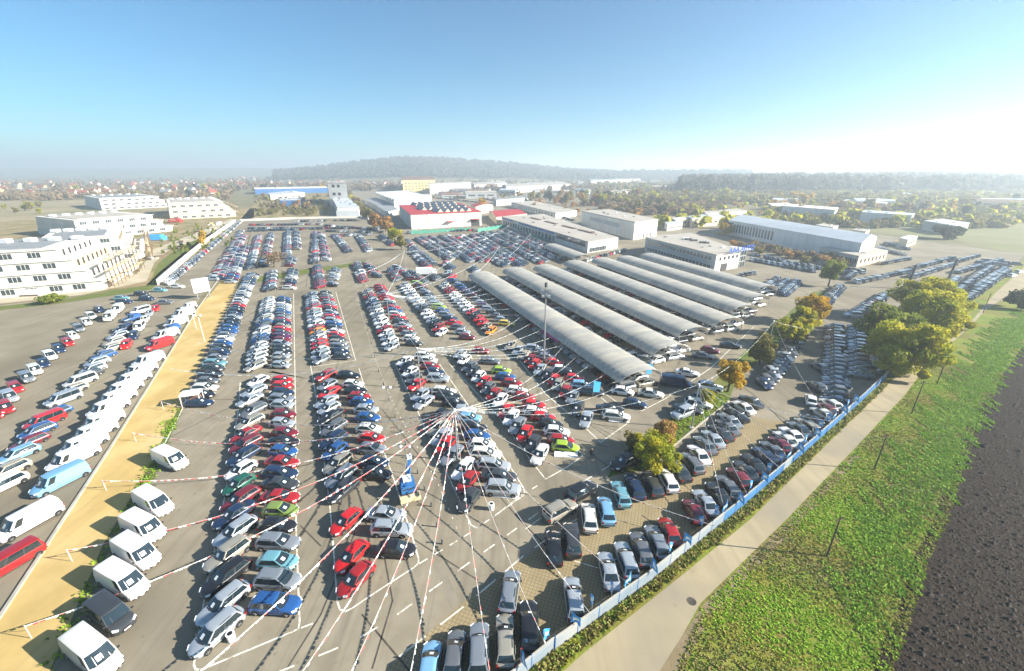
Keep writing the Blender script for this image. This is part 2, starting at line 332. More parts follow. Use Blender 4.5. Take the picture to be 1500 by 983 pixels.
# ------------------------------------------------------------------ vehicles
# d = distance back from the nose; L W H belt, hood heights, windscreen base, roof front, roof rear, rear glass base, deck height
TYPES = {
 'h': dict(n='hatchback', w='hatchback', L=4.0, W=1.72, H=1.48, belt=.93, h0=.70, ws=.95, rf=1.72, rr=3.35, rb=3.80, deck=.90, side=((4.35,6.45),(6.65,8.55))),
 'w': dict(n='estate_car', w='estate car', L=4.55, W=1.76, H=1.49, belt=.93, h0=.70, ws=1.15, rf=1.95, rr=4.08, rb=4.42, deck=.92, side=((4.35,6.2),(6.4,8.7)), rails=1),
 's': dict(n='saloon_car', w='saloon', L=4.55, W=1.76, H=1.44, belt=.92, h0=.70, ws=1.2, rf=2.0, rr=3.2, rb=3.85, deck=.96, side=((4.35,6.45),(6.65,8.5))),
 'm': dict(n='minivan', w='minivan', L=4.35, W=1.79, H=1.64, belt=1.0, h0=.78, ws=.78, rf=1.62, rr=3.85, rb=4.18, deck=.98, side=((4.3,6.2),(6.4,8.7)), rails=1),
 'o': dict(n='off_roader', w='off-roader', L=4.5, W=1.84, H=1.74, belt=1.08, h0=.90, ws=1.15, rf=1.75, rr=4.08, rb=4.36, deck=1.05, side=((4.3,6.2),(6.4,8.7)), rails=1),
 'v': dict(n='panel_van', w='panel van', L=5.8, W=2.0, H=2.18, belt=1.2, h0=.92, ws=.78, rf=1.5, rr=5.62, rb=5.74, deck=1.15, side=((4.3,5.05),), van=1),
 'c': dict(n='minibus', w='minibus', L=5.0, W=1.94, H=1.98, belt=1.15, h0=.90, ws=.75, rf=1.48, rr=4.8, rb=4.94, deck=1.12, side=((4.3,5.0),(5.2,6.9),(7.1,8.7)), van=1),
 'k': dict(n='small_van', w='small van', L=4.25, W=1.74, H=1.82, belt=1.03, h0=.82, ws=.95, rf=1.62, rr=4.06, rb=4.2, deck=1.02, side=((4.3,5.6),), van=1),
}
def greenhouse(T):
    L, W, H, belt = T['L'], T['W'], T['H'], T['belt']; hw = W/2; van = T.get('van')
    hb, ht = hw*(.93 if not van else .97), hw*(.74 if not van else .86)
    zb, zt = belt-.03, H-.055
    def loop(xf, xr, h, z, bf, br):
        p = []
        for k in range(5):
            u = k/2-1; p.append(Vector((xf+bf*(1-u*u)-.0, u*h, z)))
        for k in range(1, 5): p.append(Vector((xf+(xr-xf)*k/5, h*(1+.02*math.sin(math.pi*k/5)), z)))
        for k in range(5):
            u = 1-k/2; p.append(Vector((xr-br*(1-u*u), u*h, z)))
        for k in range(1, 5): p.append(Vector((xr+(xf-xr)*k/5, -h*(1+.02*math.sin(math.pi*k/5)), z)))
        return p
    X = lambda d: L/2-d
    return loop(X(T['ws'])-.12, X(T['rb'])+.02, hb, zb, .17, .06), loop(X(T['rf'])-.10, X(T['rr'])+.05, ht, zt, .12, .05)
def wall_pt(B, T_, s, t):
    n = len(B); i = int(math.floor(s)); f = s-i; a, b = i % n, (i+1) % n
    p = B[a].lerp(B[b], f); q = T_[a].lerp(T_[b], f); return p.lerp(q, t)
def glass_patch(mb, B, T_, s0, s1, t0, t1, off, ns, mi=0):
    c = sum(B, Vector())/len(B); V = []
    for j in range(2):
        for i in range(ns+1):
            s = s0+(s1-s0)*i/ns; t = (t0, t1)[j]
            p = wall_pt(B, T_, s, t); e = .02
            n = (wall_pt(B, T_, s+e, t)-wall_pt(B, T_, s-e, t)).cross(wall_pt(B, T_, s, 1)-wall_pt(B, T_, s, 0)).normalized()
            if n.dot(Vector((p.x-c.x, p.y-c.y, 0))) < 0: n = -n
            V.append(p+n*off)
    mb.add(V, [(i, i+1, ns+2+i, ns+1+i) for i in range(ns)], mi)
def rings(T):
    L, W, belt, h0, deck = T['L'], T['W'], T['belt'], T['h0'], T['deck']; w = W/2; ws, rb = T['ws'], T['rb']; van = T.get('van')
    st = [(0, w*.64, .30, h0-.14, .20), (.12, w*.86, .22, h0-.02, .17), (.42, w*.97, .19, h0+.07, .06), (ws, w, .19, belt-.02, 0), (ws+.6, w, .19, belt, 0),
          (L*.62, w, .19, belt+.01, 0), (rb-.05, w*.99, .20, belt+.01, 0), (L-.16, w*.94, .24, deck, -.04), (L, w*.80, .32, deck-.10, -.11)]
    out = []
    for d, hw, zl, zt, bow in st:
        R = [(0,zl),(.84,zl),(1,zl+.13),(1.0,.50*(zl+zt)+.03),(.975,zt-.12),(.88,zt-.01),(.45,zt+.03),(0,zt+.035)]
        half = [Vector((L/2-d+bow*(1-u*u), u*hw, z)) for u, z in R]
        out.append(half+[Vector((p.x,-p.y,p.z)) for p in half[-2:0:-1]])
    return out
def van_(T): return T.get('van')
def body_mesh(T, name, paint):
    mb = MB(); rs = rings(T); n = len(rs[0])
    o = 0; mb.v = [tuple(p) for r in rs for p in r]
    for i in range(len(rs)-1):
        for k in range(n):
            low = k in (0, n-1) or (van_(T) and k in (1, n-2) and i < 2)
            mb.f.append((i*n+k, (i+1)*n+k, (i+1)*n+(k+1)%n, i*n+(k+1)%n)); mb.m.append(1 if low else 0)
    mb.f.append(tuple(range(n))); mb.m.append(0); mb.f.append(tuple((len(rs)-1)*n+n-1-k for k in range(n))); mb.m.append(0)
    # bumper openings
    B, Tp = greenhouse(T); m = len(B)
    mb.add(B+Tp, [(i, (i+1)%m, m+(i+1)%m, m+i) for i in range(m)], 0)
    cx = sum((p.x for p in Tp))/m
    def scaled(f, dz): return [Vector((cx+(p.x-cx)*(1-(1-f)*.45), p.y*f, p.z+dz)) for p in Tp]
    r1, r2 = scaled(.88, .04), scaled(.5, .055)
    mb.add(Tp+r1+r2, [(i,(i+1)%m,m+(i+1)%m,m+i) for i in range(m)]+[(m+i,m+(i+1)%m,2*m+(i+1)%m,2*m+i) for i in range(m)]+[tuple(range(2*m,3*m))], 0)
    L, w = T['L'], T['W']/2
    for wx in (L/2-.80, -L/2+.78):                       # dark wheel arches
        for sy in (-1, 1):
            a0 = math.asin((.2-.33)/.375); N = 12; y = sy*(w+.004)
            P = [(wx+.375*math.cos(a0+(math.pi-2*a0)*k/N), y, .33+.375*math.sin(a0+(math.pi-2*a0)*k/N)) for k in range(N+1)]
            mb.add(P, [tuple(range(N+1))], 1)
    if T['side'][-1][1] > 7:
        for a_, c_ in ((T['side'][0][0]-.05, T['side'][-1][1]+.08), (22-T['side'][-1][1]-.08, 22-T['side'][0][0]+.05)): glass_patch(mb, B, Tp, a_, c_, .05, .96, .004, 6, 1)
    for sy in (-1, 1):                                   # door seams, sill strip
        y = sy*(w+.003); x0, x1 = L/2-T['ws']-.12, L/2-T['rb']+.55
        for f in ((0, .5, 1) if not van_(T) else (0, .32)):
            x = x0+(x1-x0)*f; mb.add([(x-.012,y,.32),(x+.012,y,.32),(x+.012,y,T['belt']-.13),(x-.012,y,T['belt']-.13)], [(0,1,2,3)], 1)
        mb.add([(x1,y,.48),(x0,y,.48),(x0,y,.53),(x1,y,.53)], [(0,1,2,3)], 1); mb.add([(L/2-1.25,y,.2),(-L/2+1.2,y,.2),(-L/2+1.2,y,.27),(L/2-1.25,y,.27)], [(0,1,2,3)], 1)
    xc = L/2-T['ws']; mb.add([(xc+.02,-w*.7,T['belt']+.018),(xc+.11,0,T['belt']+.03),(xc+.02,w*.7,T['belt']+.018),(xc-.05,w*.7,T['belt']+.02),(xc-.0,0,T['belt']+.04),(xc-.05,-w*.7,T['belt']+.02)], [(0,1,4,5),(1,2,3,4)], 1)
    # dark grille and lower intake, rear bumper strip
    xf = L/2+.19
    mb.box(L/2-.12, xf-.03, -w*.42, w*.42, .30, .42, 1); mb.box(L/2-.1, xf-.005, -w*.34, w*.34, T['h0']-.17, T['h0']-.10, 1)
    mb.box(-L/2-.095, -L/2+.1, -w*.8, w*.8, .42, .50, 1)
    if T.get('rails'):
        for sy in (-1, 1):
            p, q = Tp[5 if sy > 0 else 17], Tp[8 if sy > 0 else 14]
            mb.beam((p.x-.1, p.y*.93, p.z+.075), (q.x+.1, q.y*.93, q.z+.075), .035, .03, 1)
    me = mb.mesh(name, [paint, M['trim']], 35); return me
def wheel_mb():
    b = MB(); N = 16; rs = ((.20,-.1),(.31,-.085),(.31,.085),(.20,.1)); o = 0
    b.v = [(r*math.cos(2*math.pi*k/N), y, r*math.sin(2*math.pi*k/N)) for r, y in rs for k in range(N)]
    for i in range(3):
        for k in range(N): b.f.append((i*N+k,(i+1)*N+k,(i+1)*N+(k+1)%N,i*N+(k+1)%N)); b.m.append(0)
    return b
def rim_mb():
    b = MB(); N = 12
    for y, s in ((.088,1),(-.088,-1)):
        P = [(.205*math.cos(2*math.pi*k/N), y, .205*math.sin(2*math.pi*k/N)) for k in range(N)]
        b.add(P, [tuple(range(N))], 1)
        for k in range(5):
            a = 2*math.pi*k/5; c, d = math.cos(a), math.sin(a)
            b.beam((0,y+s*.012,0),(.2*c,y+s*.006,.2*d),.07,.02,0)
    return b
WHEEL = wheel_mb().mesh('wheel', M['rubber'], 40); RIM = rim_mb().mesh('rim', [M['rim'], M['darksteel']])
w2 = wheel_mb(); w2.add([(.2*math.cos(2*math.pi*k/10), s_*.088, .2*math.sin(2*math.pi*k/10)) for s_ in (-1,1) for k in range(10)], [tuple(range(10)), tuple(range(10,20))], 1)
WHEEL2 = w2.mesh('wheel_small', [M['rubber'], M['rim']], 40)
GEO = {}
def geo(t):
    """meshes of one vehicle type, shared by all its copies"""
    if t in GEO: return GEO[t]
    T = TYPES[t]; B, Tp = greenhouse(T); L, w, H = T['L'], T['W']/2, T['H']; D = {}
    mb = MB(); glass_patch(mb, B, Tp, .14, 3.86, .04, .97, .008, 6); D['windscreen'] = mb.mesh('windscreen', M['glass'], 60)
    mb = MB(); glass_patch(mb, B, Tp, 9.25, 12.75, .14, .95, .008, 4); D['rear_window'] = mb.mesh('rear_window', M['glass'], 60)
    D['side_window'] = []
    for s0, s1 in T['side']:
        for a, c in ((s0, s1), (22-s1, 22-s0)):
            mb = MB(); glass_patch(mb, B, Tp, a, c, .08, .93, .008, 4); D['side_window'].append(mb.mesh('side_window', M['glass'], 60))
    mb = MB(); glass_patch(mb, B, Tp, 1.3, 2.2, .22, .62, .016, 1); D['price_card'] = mb.mesh('price_card', M['paper'])
    D['headlight'] = []; D['tail_light'] = []; D['mirror'] = []
    for sy in (-1, 1):
        mb = MB(); z = T['h0']
        a = [(L/2+.0, sy*w*.58, z-.02), (L/2-.30, sy*w*.93, z+.03), (L/2-.22, sy*w*.945, z-.15), (L/2+.07, sy*w*.62, z-.16)]
        v = [Vector(p)+Vector((.05, sy*.012, .012)) for p in a]; v2 = [Vector(p)+Vector((-.1, -sy*.1, -.02)) for p in a]
        f = [(0,1,2,3),(0,4,5,1),(1,5,6,2),(2,6,7,3),(3,7,4,0)]
        mb.add(v+v2, f if sy < 0 else [q[::-1] for q in f]); D['headlight'].append(mb.mesh('headlight', M['headlamp']))
        mb = MB(); zt = T['deck']; x = -L/2
        mb.box(x-.03, x+.16, min(sy*w*.70, sy*w*.93), max(sy*w*.70, sy*w*.93), zt-.30, zt-.08); D['tail_light'].append(mb.mesh('tail_light', M['taillamp']))
        mb = MB(); p = B[4] if sy > 0 else B[0]
        mb.box(p.x-.16, p.x-.02, min(sy*(w+.01), sy*(w+.19)), max(sy*(w+.01), sy*(w+.19)), T['belt']+.0, T['belt']+.13); D['mirror'].append(mb.mesh('mirror', M['trim']))
    mb = MB(); mb.box(L/2+.165, L/2+.18, -.26, .26, .43, .54); D['number_plate'] = mb.mesh('number_plate', M['plate'])
    GEO[t] = D; return D
BODY = {}
def body(t, c):
    k = (t, c)
    if k not in BODY:
        base = next((m for (tt, _), m in BODY.items() if tt == t), None)
        if base is None: me = body_mesh(TYPES[t], 'body', PM[c])
        else: me = base.copy(); me.materials[0] = PM[c]
        BODY[k] = me
    return BODY[k]
def make_vehicle(t, c, loc, rz, label, cat, group, level):
    T = TYPES[t]; D = geo(t); root = thing(T['n'], label, cat, loc, rz, group); w = T['W']/2; L = T['L']
    link('body', body(t, c), root); link('windscreen', D['windscreen'], root)
    if not (T.get('van') and t != 'c'): link('rear_window', D['rear_window'], root)
    for me in D['side_window']: link('side_window', me, root)
    if random.random() < .85: link('price_card', D['price_card'], root)
    if level == 0:
        for wx in (L/2-.80, -L/2+.78):
            for sy in (-1, 1):
                wh = link('wheel', WHEEL, root, (wx, sy*(w-.085), .31)); link('rim', RIM, wh)
        for k in ('headlight', 'tail_light', 'mirror'):
            for me in D[k]: link(k, me, root)
        link('number_plate', D['number_plate'], root)
    else:
        for wx in (L/2-.80, -L/2+.78):
            for sy in (-1, 1): link('wheel', WHEEL2, root, (wx, sy*(w-.085), .31))
        for me in D['headlight']: link('headlight', me, root)
    return root
# simple whole car for the far ranks (joined into one mesh)
PK = list(PAINT)
def small_car(t):
    T = TYPES[t]; L, w, H, b_ = T['L'], T['W']/2, T['H'], T['belt']; V = []; F = []; Mi = []   # Mi: -1 paint, 0 glass, 1 rubber, 2 lamp
    def ad(v, f, m):
        o = len(V); V.extend(v)
        for q in f: F.append(tuple(i+o for i in q)); Mi.append(m)
    st = [(0, .80, T['h0']-.12), (.3, .97, T['h0']+.03), (T['ws'], 1, b_), (T['rb'], 1, b_), (L, .9, T['deck']-.06)]
    R = []
    for d, s, z in st:
        x = L/2-d; R.append([(x,-w*s,.22),(x,w*s,.22),(x,w*s,z-.16),(x,w*s*.88,z),(x,-w*s*.88,z),(x,-w*s,z-.16)])
    for i in range(4):
        ad(R[i]+R[i+1], [(k, 6+k, 6+(k+1)%6, (k+1)%6) for k in range(1, 6)], -1)
    ad(R[0], [(0,1,2,5),(5,2,3,4)], -1); ad(R[-1], [(1,0,5,2),(2,5,4,3)], -1)
    X = lambda d: L/2-d
    hb, ht = w*.92, w*(.76 if not T.get('van') else .86)
    Bq = [(X(T['ws']),-hb,b_-.02),(X(T['ws']),hb,b_-.02),(X(T['rb']),hb,b_-.02),(X(T['rb']),-hb,b_-.02)]
    Tq = [(X(T['rf']),-ht,H-.04),(X(T['rf']),ht,H-.04),(X(T['rr']),ht,H-.04),(X(T['rr']),-ht,H-.04)]
    ad(Bq+Tq, [(i,(i+1)%4,4+(i+1)%4,4+i) for i in range(4)], -1)
    ad(Tq+[(X(T['rf'])-.2,0,H),(X(T['rr'])+.2,0,H)], [(0,1,4),(1,2,5,4),(2,3,5),(3,0,4,5)], -1)
    bq, tq = [Vector(p) for p in Bq], [Vector(p) for p in Tq]
    for i in range(4):
        a, c = i, (i+1) % 4
        if T.get('van') and i != 0: continue
        n = (bq[c]-bq[a]).cross(tq[a]-bq[a]).normalized()
        mid = (bq[a]+bq[c])/2
        if n.dot(Vector((mid.x, mid.y, 0))) < 0: n = -n
        f0, f1 = .07, .93
        P = [bq[a].lerp(bq[c], f0).lerp(tq[a].lerp(tq[c], f0), .12), bq[a].lerp(bq[c], f1).lerp(tq[a].lerp(tq[c], f1), .12),
             bq[a].lerp(bq[c], f1).lerp(tq[a].lerp(tq[c], f1), .92), bq[a].lerp(bq[c], f0).lerp(tq[a].lerp(tq[c], f0), .92)]
        ad([tuple(p+n*.015) for p in P], [(0,1,2,3)], 0)
        if i == 0:
            Q = [P[0].lerp(P[1], .3).lerp(P[3].lerp(P[2], .3), .3), P[0].lerp(P[1], .5).lerp(P[3].lerp(P[2], .5), .3), P[0].lerp(P[1], .5).lerp(P[3].lerp(P[2], .5), .7), P[0].lerp(P[1], .3).lerp(P[3].lerp(P[2], .3), .7)]
            ad([tuple(p+n*.03) for p in Q], [(0,1,2,3)], 3)
    for wx in (L/2-.8, -L/2+.78):
        for sy in (-1, 1):
            y = sy*(w+.012); ad([(wx+.32*math.cos(2*math.pi*k/8), y, .31+.32*math.sin(2*math.pi*k/8)) for k in range(8)], [tuple(range(8))], 1)
            ad([(wx+.19*math.cos(2*math.pi*k/6), y+sy*.01, .31+.19*math.sin(2*math.pi*k/6)) for k in range(6)], [tuple(range(6))], 4)
    for sy in (-1, 1):
        ad([(L/2+.01, sy*w*.5, T['h0']-.28), (L/2+.01, sy*w*.78, T['h0']-.28), (L/2+.01, sy*w*.78, T['h0']-.14), (L/2+.01, sy*w*.5, T['h0']-.14)], [(0,1,2,3)], 2)
    return np.array(V), F, np.array(Mi)
SMALL = {}
def joined_cars(name, items):
    """items: (t, colour, x, y, rz): one mesh holding many far cars"""
    Vs = []; Ls = []; Ms = []; off = 0
    for t, c, x, y, rz in items:
        if t not in SMALL: SMALL[t] = small_car(t)
        V, F, Mi = SMALL[t]; ca, sa = math.cos(rz), math.sin(rz)
        P = np.stack([V[:,0]*ca-V[:,1]*sa+x, V[:,0]*sa+V[:,1]*ca+y, V[:,2]], 1); Vs.append(P)
        Ls += [tuple(i+off for i in f) for f in F]; off += len(V)
        Ms.append(np.where(Mi < 0, PK.index(c)+5, Mi))
    me = bpy.data.meshes.new(name); me.from_pydata(np.concatenate(Vs).tolist(), [], Ls)
    for m in (M['glass'], M['rubber'], M['headlamp'], M['paper'], M['rim']): me.materials.append(m)
    for k in PK: me.materials.append(PM[k])
    me.polygons.foreach_set('material_index', np.concatenate(Ms).astype(np.int32)); me.update()
    return link(name, me)
# ---- where they stand.  every row is listed from its near end; a row gives points in the photograph that are surveyed to the ground
POOL = []   # dict(t,c,x,y,rz,row,k)
RN = random.Random(11)
MIXC = 'SSSSKKKNNWWRRGGBMSKSNGSKCS'
def put(row, k, t, c, p, deg, keep=True):
    if RN.random() < .45: c = {'S': RN.choice('DDZ'), 'K': 'A', 'R': 'F', 'W': 'H'}.get(c, c)
    if row == 'row along the blue fence': p = p+Vector((-.35,.45,0))
    rz = rad(deg+RN.uniform(-2.5, 2.5)); POOL.append(dict(t=t, c=c, x=p.x, y=p.y, rz=rz, row=row, k=k, keep=keep))
def listed(row, deg, items, z=.75):
    """items: 'x,y,Ct' words; deg may be (near, far)"""
    L_ = items.split()
    for k, s in enumerate(L_):
        x, y, q = s.split(','); p = g(float(x), float(y), z); d = deg if not isinstance(deg, tuple) else deg[0]+(deg[1]-deg[0])*k/max(1, len(L_)-1)
        put(row, k, q[1], q[0], p, d)
def ranked(row, p0, p1, deg, cols=None, types='hhwsmhwho', pitch=2.55, n=None, z=.75, mix=MIXC, keep=True, skip=0.04):
    a, b_ = g(*p0, z), g(*p1, z); n = n or (len(cols) if cols else max(2, int((b_-a).length/pitch)+1))
    for k in range(n):
        c = cols[k] if cols and k < len(cols) else RN.choice(mix)
        if c == '-': continue
        if not cols and RN.random() < skip: continue
        t = RN.choice(types); put(row, k, t, c, a.lerp(b_, k/max(1, n-1)), deg, keep)
NO, SO = -117, -4      # nose-out column, side-on column
listed('left column of the front left bay', NO, '318,923,Sm 327,881,Sw 331,842,Kw 334,811,So 345,776,Sw 343,752,Ns 352,730,Mw 350,708,Eh 353,687,Wh 357,666,Nw 360,649,Mw 360,635,Rs 366,617,Sw 372,600,Gw 366,585,Ss 372,572,Sw 378,557,Wh')
listed('right column of the front left bay', SO, '403,883,Bw 406,849,Sm 406,821,Ch 407,793,Sw 406,769,Kh 410,746,Vh 410,727,Rs 410,708,Ks 410,692,Nw 413,676,Rs 414,660,Bh 415,646,Ks 416,633,Mh 413,619,Sh 414,606,Mh 413,592,Sh 412,583,Sw 413,574,Nh 413,564,Rh 413,556,Rh')
ranked('left column of the second left bay', (374,536), (393,438), NO, 'SWWWSWNBSWSKBSWKSWWSWSS')
ranked('right column of the second left bay', (411,534), (415,437), SO, 'SSSKKSMPKRSNRSGBSSWKNB')
listed('left column of the front middle bay', NO, '521,846,Rh 515,813,Rh 507,762,Rh')
listed('right column of the front middle bay', SO, '580,803,Kh 573,773,Sw 565,752,Ss 551,693,Kh 547,676,Nh 544,656,Sh 544,641,Rh 540,627,Wh 538,611,Bh 536,599,Sh 529,588,Bh 525,580,Rh 520,571,Kh 517,562,Wh 510,549,Kw')
listed('left column of the upper front middle bay', NO, '503,716,Kw 500,696,Sw 495,677,Sw 491,659,Bh 488,643,Nw 489,625,Gw 485,609,Ks 482,597,Sh 478,587,Ss 482,574,Rs 480,563,Sh 477,549,Rw')
ranked('left column of the third left bay', (471,526), (456,431), NO, 'SSWRRWSORWSWSSWRSWSSKS')
ranked('right column of the third left bay', (500,521), (477,429), SO, 'KNSSKRWKBSRNSKRSSRGSK')
listed('left column of the central bay', -113, '687,730,Kh 685,704,Rh 679,685,Ws 662,665,Ss 654,651,Rh 647,638,Ss 641,624,Ss 644,608,Kh')
listed('right column of the central bay', -6, '736,715,So 731,696,Ks 723,680,Sw 711,663,Ww 705,650,Wh 698,637,Bh 694,625,Kh 687,611,Lh 680,600,Sh')
listed('left column of the upper central bay', -115, '621,588,Ss 617,577,Ss 610,563,Rh 606,553,Gh 601,544,Wh 597,536,Kh 593,528,Ws')
listed('right column of the upper central bay', -6, '664,589,Kh 656,579,Kw 650,572,Ww 641,554,So 636,544,Nh 630,536,Rh 627,527,Wh 622,520,Ww')
ranked('left column of the fourth bay', (574,507), (538,427), -115, 'SWSWRWWWSWSSNSKRTS')
ranked('right column of the fourth bay', (606,502), (556,419), -6, 'KWSRSKRWBRGWRRSMRR')
listed('left column of the bay before the canopies', -112, '791,664,Ws 781,649,Kh 769,634,Rh 758,622,Ss 749,610,Ws 741,601,Rh 733,585,Wh 723,577,Rh 715,568,Gh 709,559,Rh 701,551,Wh 694,543,Kh 688,536,Gs 680,526,Wh 674,518,Sh')
listed('right column of the bay before the canopies', -8, '828,654,Qh 821,644,Rh 815,631,Wh 805,620,Kh 795,610,Rh 783,602,Wh 782,592,Rh 767,580,Rh 756,571,Wh 749,560,Rh 740,551,Bh 734,542,Qh 717,528,Gw 704,513,Rh')
ranked('left column of the fifth bay', (647,486), (592,417), -113, 'WRKSWWKSWSWSWWWS')
ranked('right column of the fifth bay', (684,493), (611,415), -8, 'MSGRNSBQSGSKSKMQ')
listed('left column of the canopy side bay', -112, '859,613,Ss 846,597,Ks 839,580,Ss 828,573,Rh 817,563,Sh 811,556,Rh 803,548,Kh 791,540,Ss 783,533,Rh 777,526,Rh 767,519,Ts 759,512,Ss 748,505,Ss')
listed('right column of the canopy side bay', -8, '902,608,Ww 893,598,Ks 866,573,Kw 853,563,Lw 841,553,Rh 830,545,Kw 822,540,Wh 812,530,Rh 800,522,Sh 790,514,Ss 783,509,Sw')
ranked('left column of the sixth bay', (719,484), (650,417), -112, 'OTRRKRWWWSWWRRWS')
ranked('right column of the sixth bay', (742,473), (664,410), -8, 'YSGKSPSGMNPBBSKB')
# row along the gravel strip
ranked('row beside the yellow gravel strip', (291,589), (368,402), 4, 'NKWGKKCSNKBWSBBNKSNKKRSWKSWNSWKWKBSKS', types='hswhm')
# curved row by the grass island, and the row along the blue fence
listed('curved row by the grass island', (84, 108), '747,864,Sw 812,801,Kw 838,790,Ko 863,757,Wm 888,747,Lm 909,722,Cw 930,712,Nw 955,708,Kw 978,702,Ww 995,688,Ks 1013,677,Gw 1024,665,Ws 1033,651,Gs 1045,642,Ss 1056,633,Ks 1066,625,Gs 1069,615,Ss 1079,607,Ks 1089,596,Ws 1100,587,Ks')
listed('pair facing the curved row', 35, '820,747,So 852,719,Ko')
listed('row along the blue fence', (91, 97), '634,984,Lh 671,966,Gh 707,960,So 746,944,Sw 781,921,Kw 847,882,Sw 898,841,Ss 924,824,Sw 946,808,Gw 969,797,Sw 987,782,Rh 1023,752,Mh 1040,739,Ss 1059,727,Ks 1073,716,Gw 1089,702,Mh 1100,693,Ks 1111,682,Ks 1127,671,Nw 1139,662,Gs 1149,653,Mh 1158,646,Ws 1167,639,Ws 1178,631,Gs 1189,625,Tw 1196,618,Kh 1210,607,Wh 1216,600,Mh 1223,593,Wh')
ranked('row beyond the blue fence bend', (1225,586), (1223,478), 158, pitch=2.5, mix='KKNGGSNGSN', types='hsw')
listed('cars before the shaded trees', 60, '1188,585,Wh')
listed('cars before the shaded trees', 95, '1196,565,Kh 1201,537,Gh')
ranked('row beside the tree line', (1119,561), (1161,509), -92, 'NGKSKGNKSKGK', types='hsw')
ranked('upper row beside the tree line', (1163,502), (1190,464), -92, 'KSGMSKSGNK', types='hsw')
ranked('row behind the upper tree', (1208,444), (1232,419), -92, None, mix='KGNSK', pitch=2.6)
ranked('row beyond the shrubs', (1250,461), (1286,438), 170, None, mix='NSGWMKK', pitch=2.6)
ranked('row under the big trees', (1259,548), (1256,478), 158, None, mix='SKGN', pitch=2.6)
ranked('row under the big trees', (1294,545), (1286,490), 158, None, mix='SKGN', pitch=2.7)
for a, c in (((1118,424),(1140,408)), ((1134,427),(1155,411)), ((1148,430),(1168,413))): ranked('f', a, c, -92, None, mix='NKSG', pitch=2.4)
for a, c, d in (((1085,402),(1110,398),70), ((1102,380),(1190,396),-100), ((1098,371),(1180,389),-100), ((1225,400),(1262,394),75), ((1255,412),(1332,396),75), ((1240,407),(1250,400),75), ((1336,404),(1396,386),75), ((1392,415),(1400,407),75), ((1398,428),(1418,412),75), ((1420,411),(1450,391),75),
               ((1414,437),(1474,396),75), ((1402,382),(1432,374),60), ((1438,385),(1474,388),-20), ((1290,364),(1322,372),-90), ((1300,356),(1328,364),-90), ((1284,441),(1296,431),75), ((1290,385),(1330,378),75), ((1340,391),(1395,377),75), ((1400,398),(1465,380),75), ((1428,420),(1470,393),75), ((1446,382),(1490,386),-20), ((1200,384),(1262,398),75), ((1150,384),(1200,392),-100)):
    ranked('f', a, c, d, None, mix='NKGKNSSG', pitch=2.5)
listed('f', 20, '1483,403,Wh 1493,398,Wh')
# side lot
listed('row facing the white vans', -32, '-10,606,Rh 8,597,Rk 14,581,Sk 22,567,Rm 39,553,Sk 51,542,Wk 63,531,Nh 73,521,Wk 86,510,Nw 98,501,Rm 106,491,Ww 115,481,Sk 126,472,Wk 133,463,Wk 145,453,Nm')
listed('middle row of the side lot', -111, '-14,722,Wc 7,708,Wm 13,688,Tm 28,664,Lm 42,647,Mw 55,630,Bm 66,616,Rc 79,605,Bw 93,584,Sc 106,570,Tw 118,558,Wc 130,548,Kw 136,540,Sm 142,530,Sm 151,520,Bw 161,510,Sw 167,500,Tw 172,491,Sw 181,481,Nk 193,466,Bk 206,455,Wc')
listed('end group of the side lot', -60, '185,504,Rm 196,491,Nm 204,479,Wc 212,467,Wh 219,458,Sh 228,451,Rh 161,464,Wv 173,453,Wv')
listed('end group of the side lot', 5, '241,442,Gs')
listed('kerbside van row', -111, '16,822,Rc 43,763,Wv 89,703,Lv 108,671,Wv 122,652,Wv 138,634,Wv 150,618,Wv 159,598,Wv 171,584,Wv 182,570,Wv 195,556,Wv 206,543,Wv 218,528,Wv 234,505,Rv 243,491,Wv 250,482,Bk 258,473,Wv 269,460,Wv 276,449,Wk')
listed('gravel edge van row', -25, '134,954,Wv 161,897,Kc 179,848,Wv 199,807,Wv 209,770,Wv 224,734,Wv 249,671,Wv', z=1.0)
ranked('f', (178,436), (260,419), 0, None, pitch=4.4, mix='WSMBCSK'); ranked('f', (182,441), (215,437), 0, None, pitch=4.4, mix='KNS')
ranked('f', (246,414), (352,324), -35, None, pitch=2.5, mix='SSWWNGRSK'); ranked('f', (312,408), (352,338), 178, None, mix='SSWWNGRK'); ranked('f', (325,407), (356,345), 2, None, mix='SWRMNBSK')
ranked('f', (338,412), (360,360), 2, None, mix='SWMNBSK')
# north bays
for a, c, d in (((395,423),(399,396),NO), ((424,421),(429,396),SO), ((469,419),(464,391),NO), ((486,417),(492,394),SO), ((533,413),(522,386),NO), ((553,404),(536,386),SO), ((585,411),(570,394),NO), ((604,408),(580,390),SO), ((362,418),(372,402),SO),
    ((366,392),(378,345),NO), ((386,388),(397,342),SO), ((420,377),(421,339),NO), ((435,364),(434,339),SO), ((461,384),(462,340),NO), ((478,380),(470,342),SO), ((511,368),(492,346),NO), ((540,367),(525,345),NO), ((424,388),(428,378),SO),
    ((366,338),(432,336),SO), ((366,334),(560,334),90), ((368,329),(470,328),90), ((430,336),(480,334),90), ((480,338),(560,340),90), ((488,345),(540,343),NO), ((474,330),(552,336),90), ((433,324),(520,322),90), ((565,352),(578,345),SO), ((558,345),(575,358),NO)):
    ranked('f', a, c, d, None, mix='SSWKKKNNGGMRSK', skip=.1)
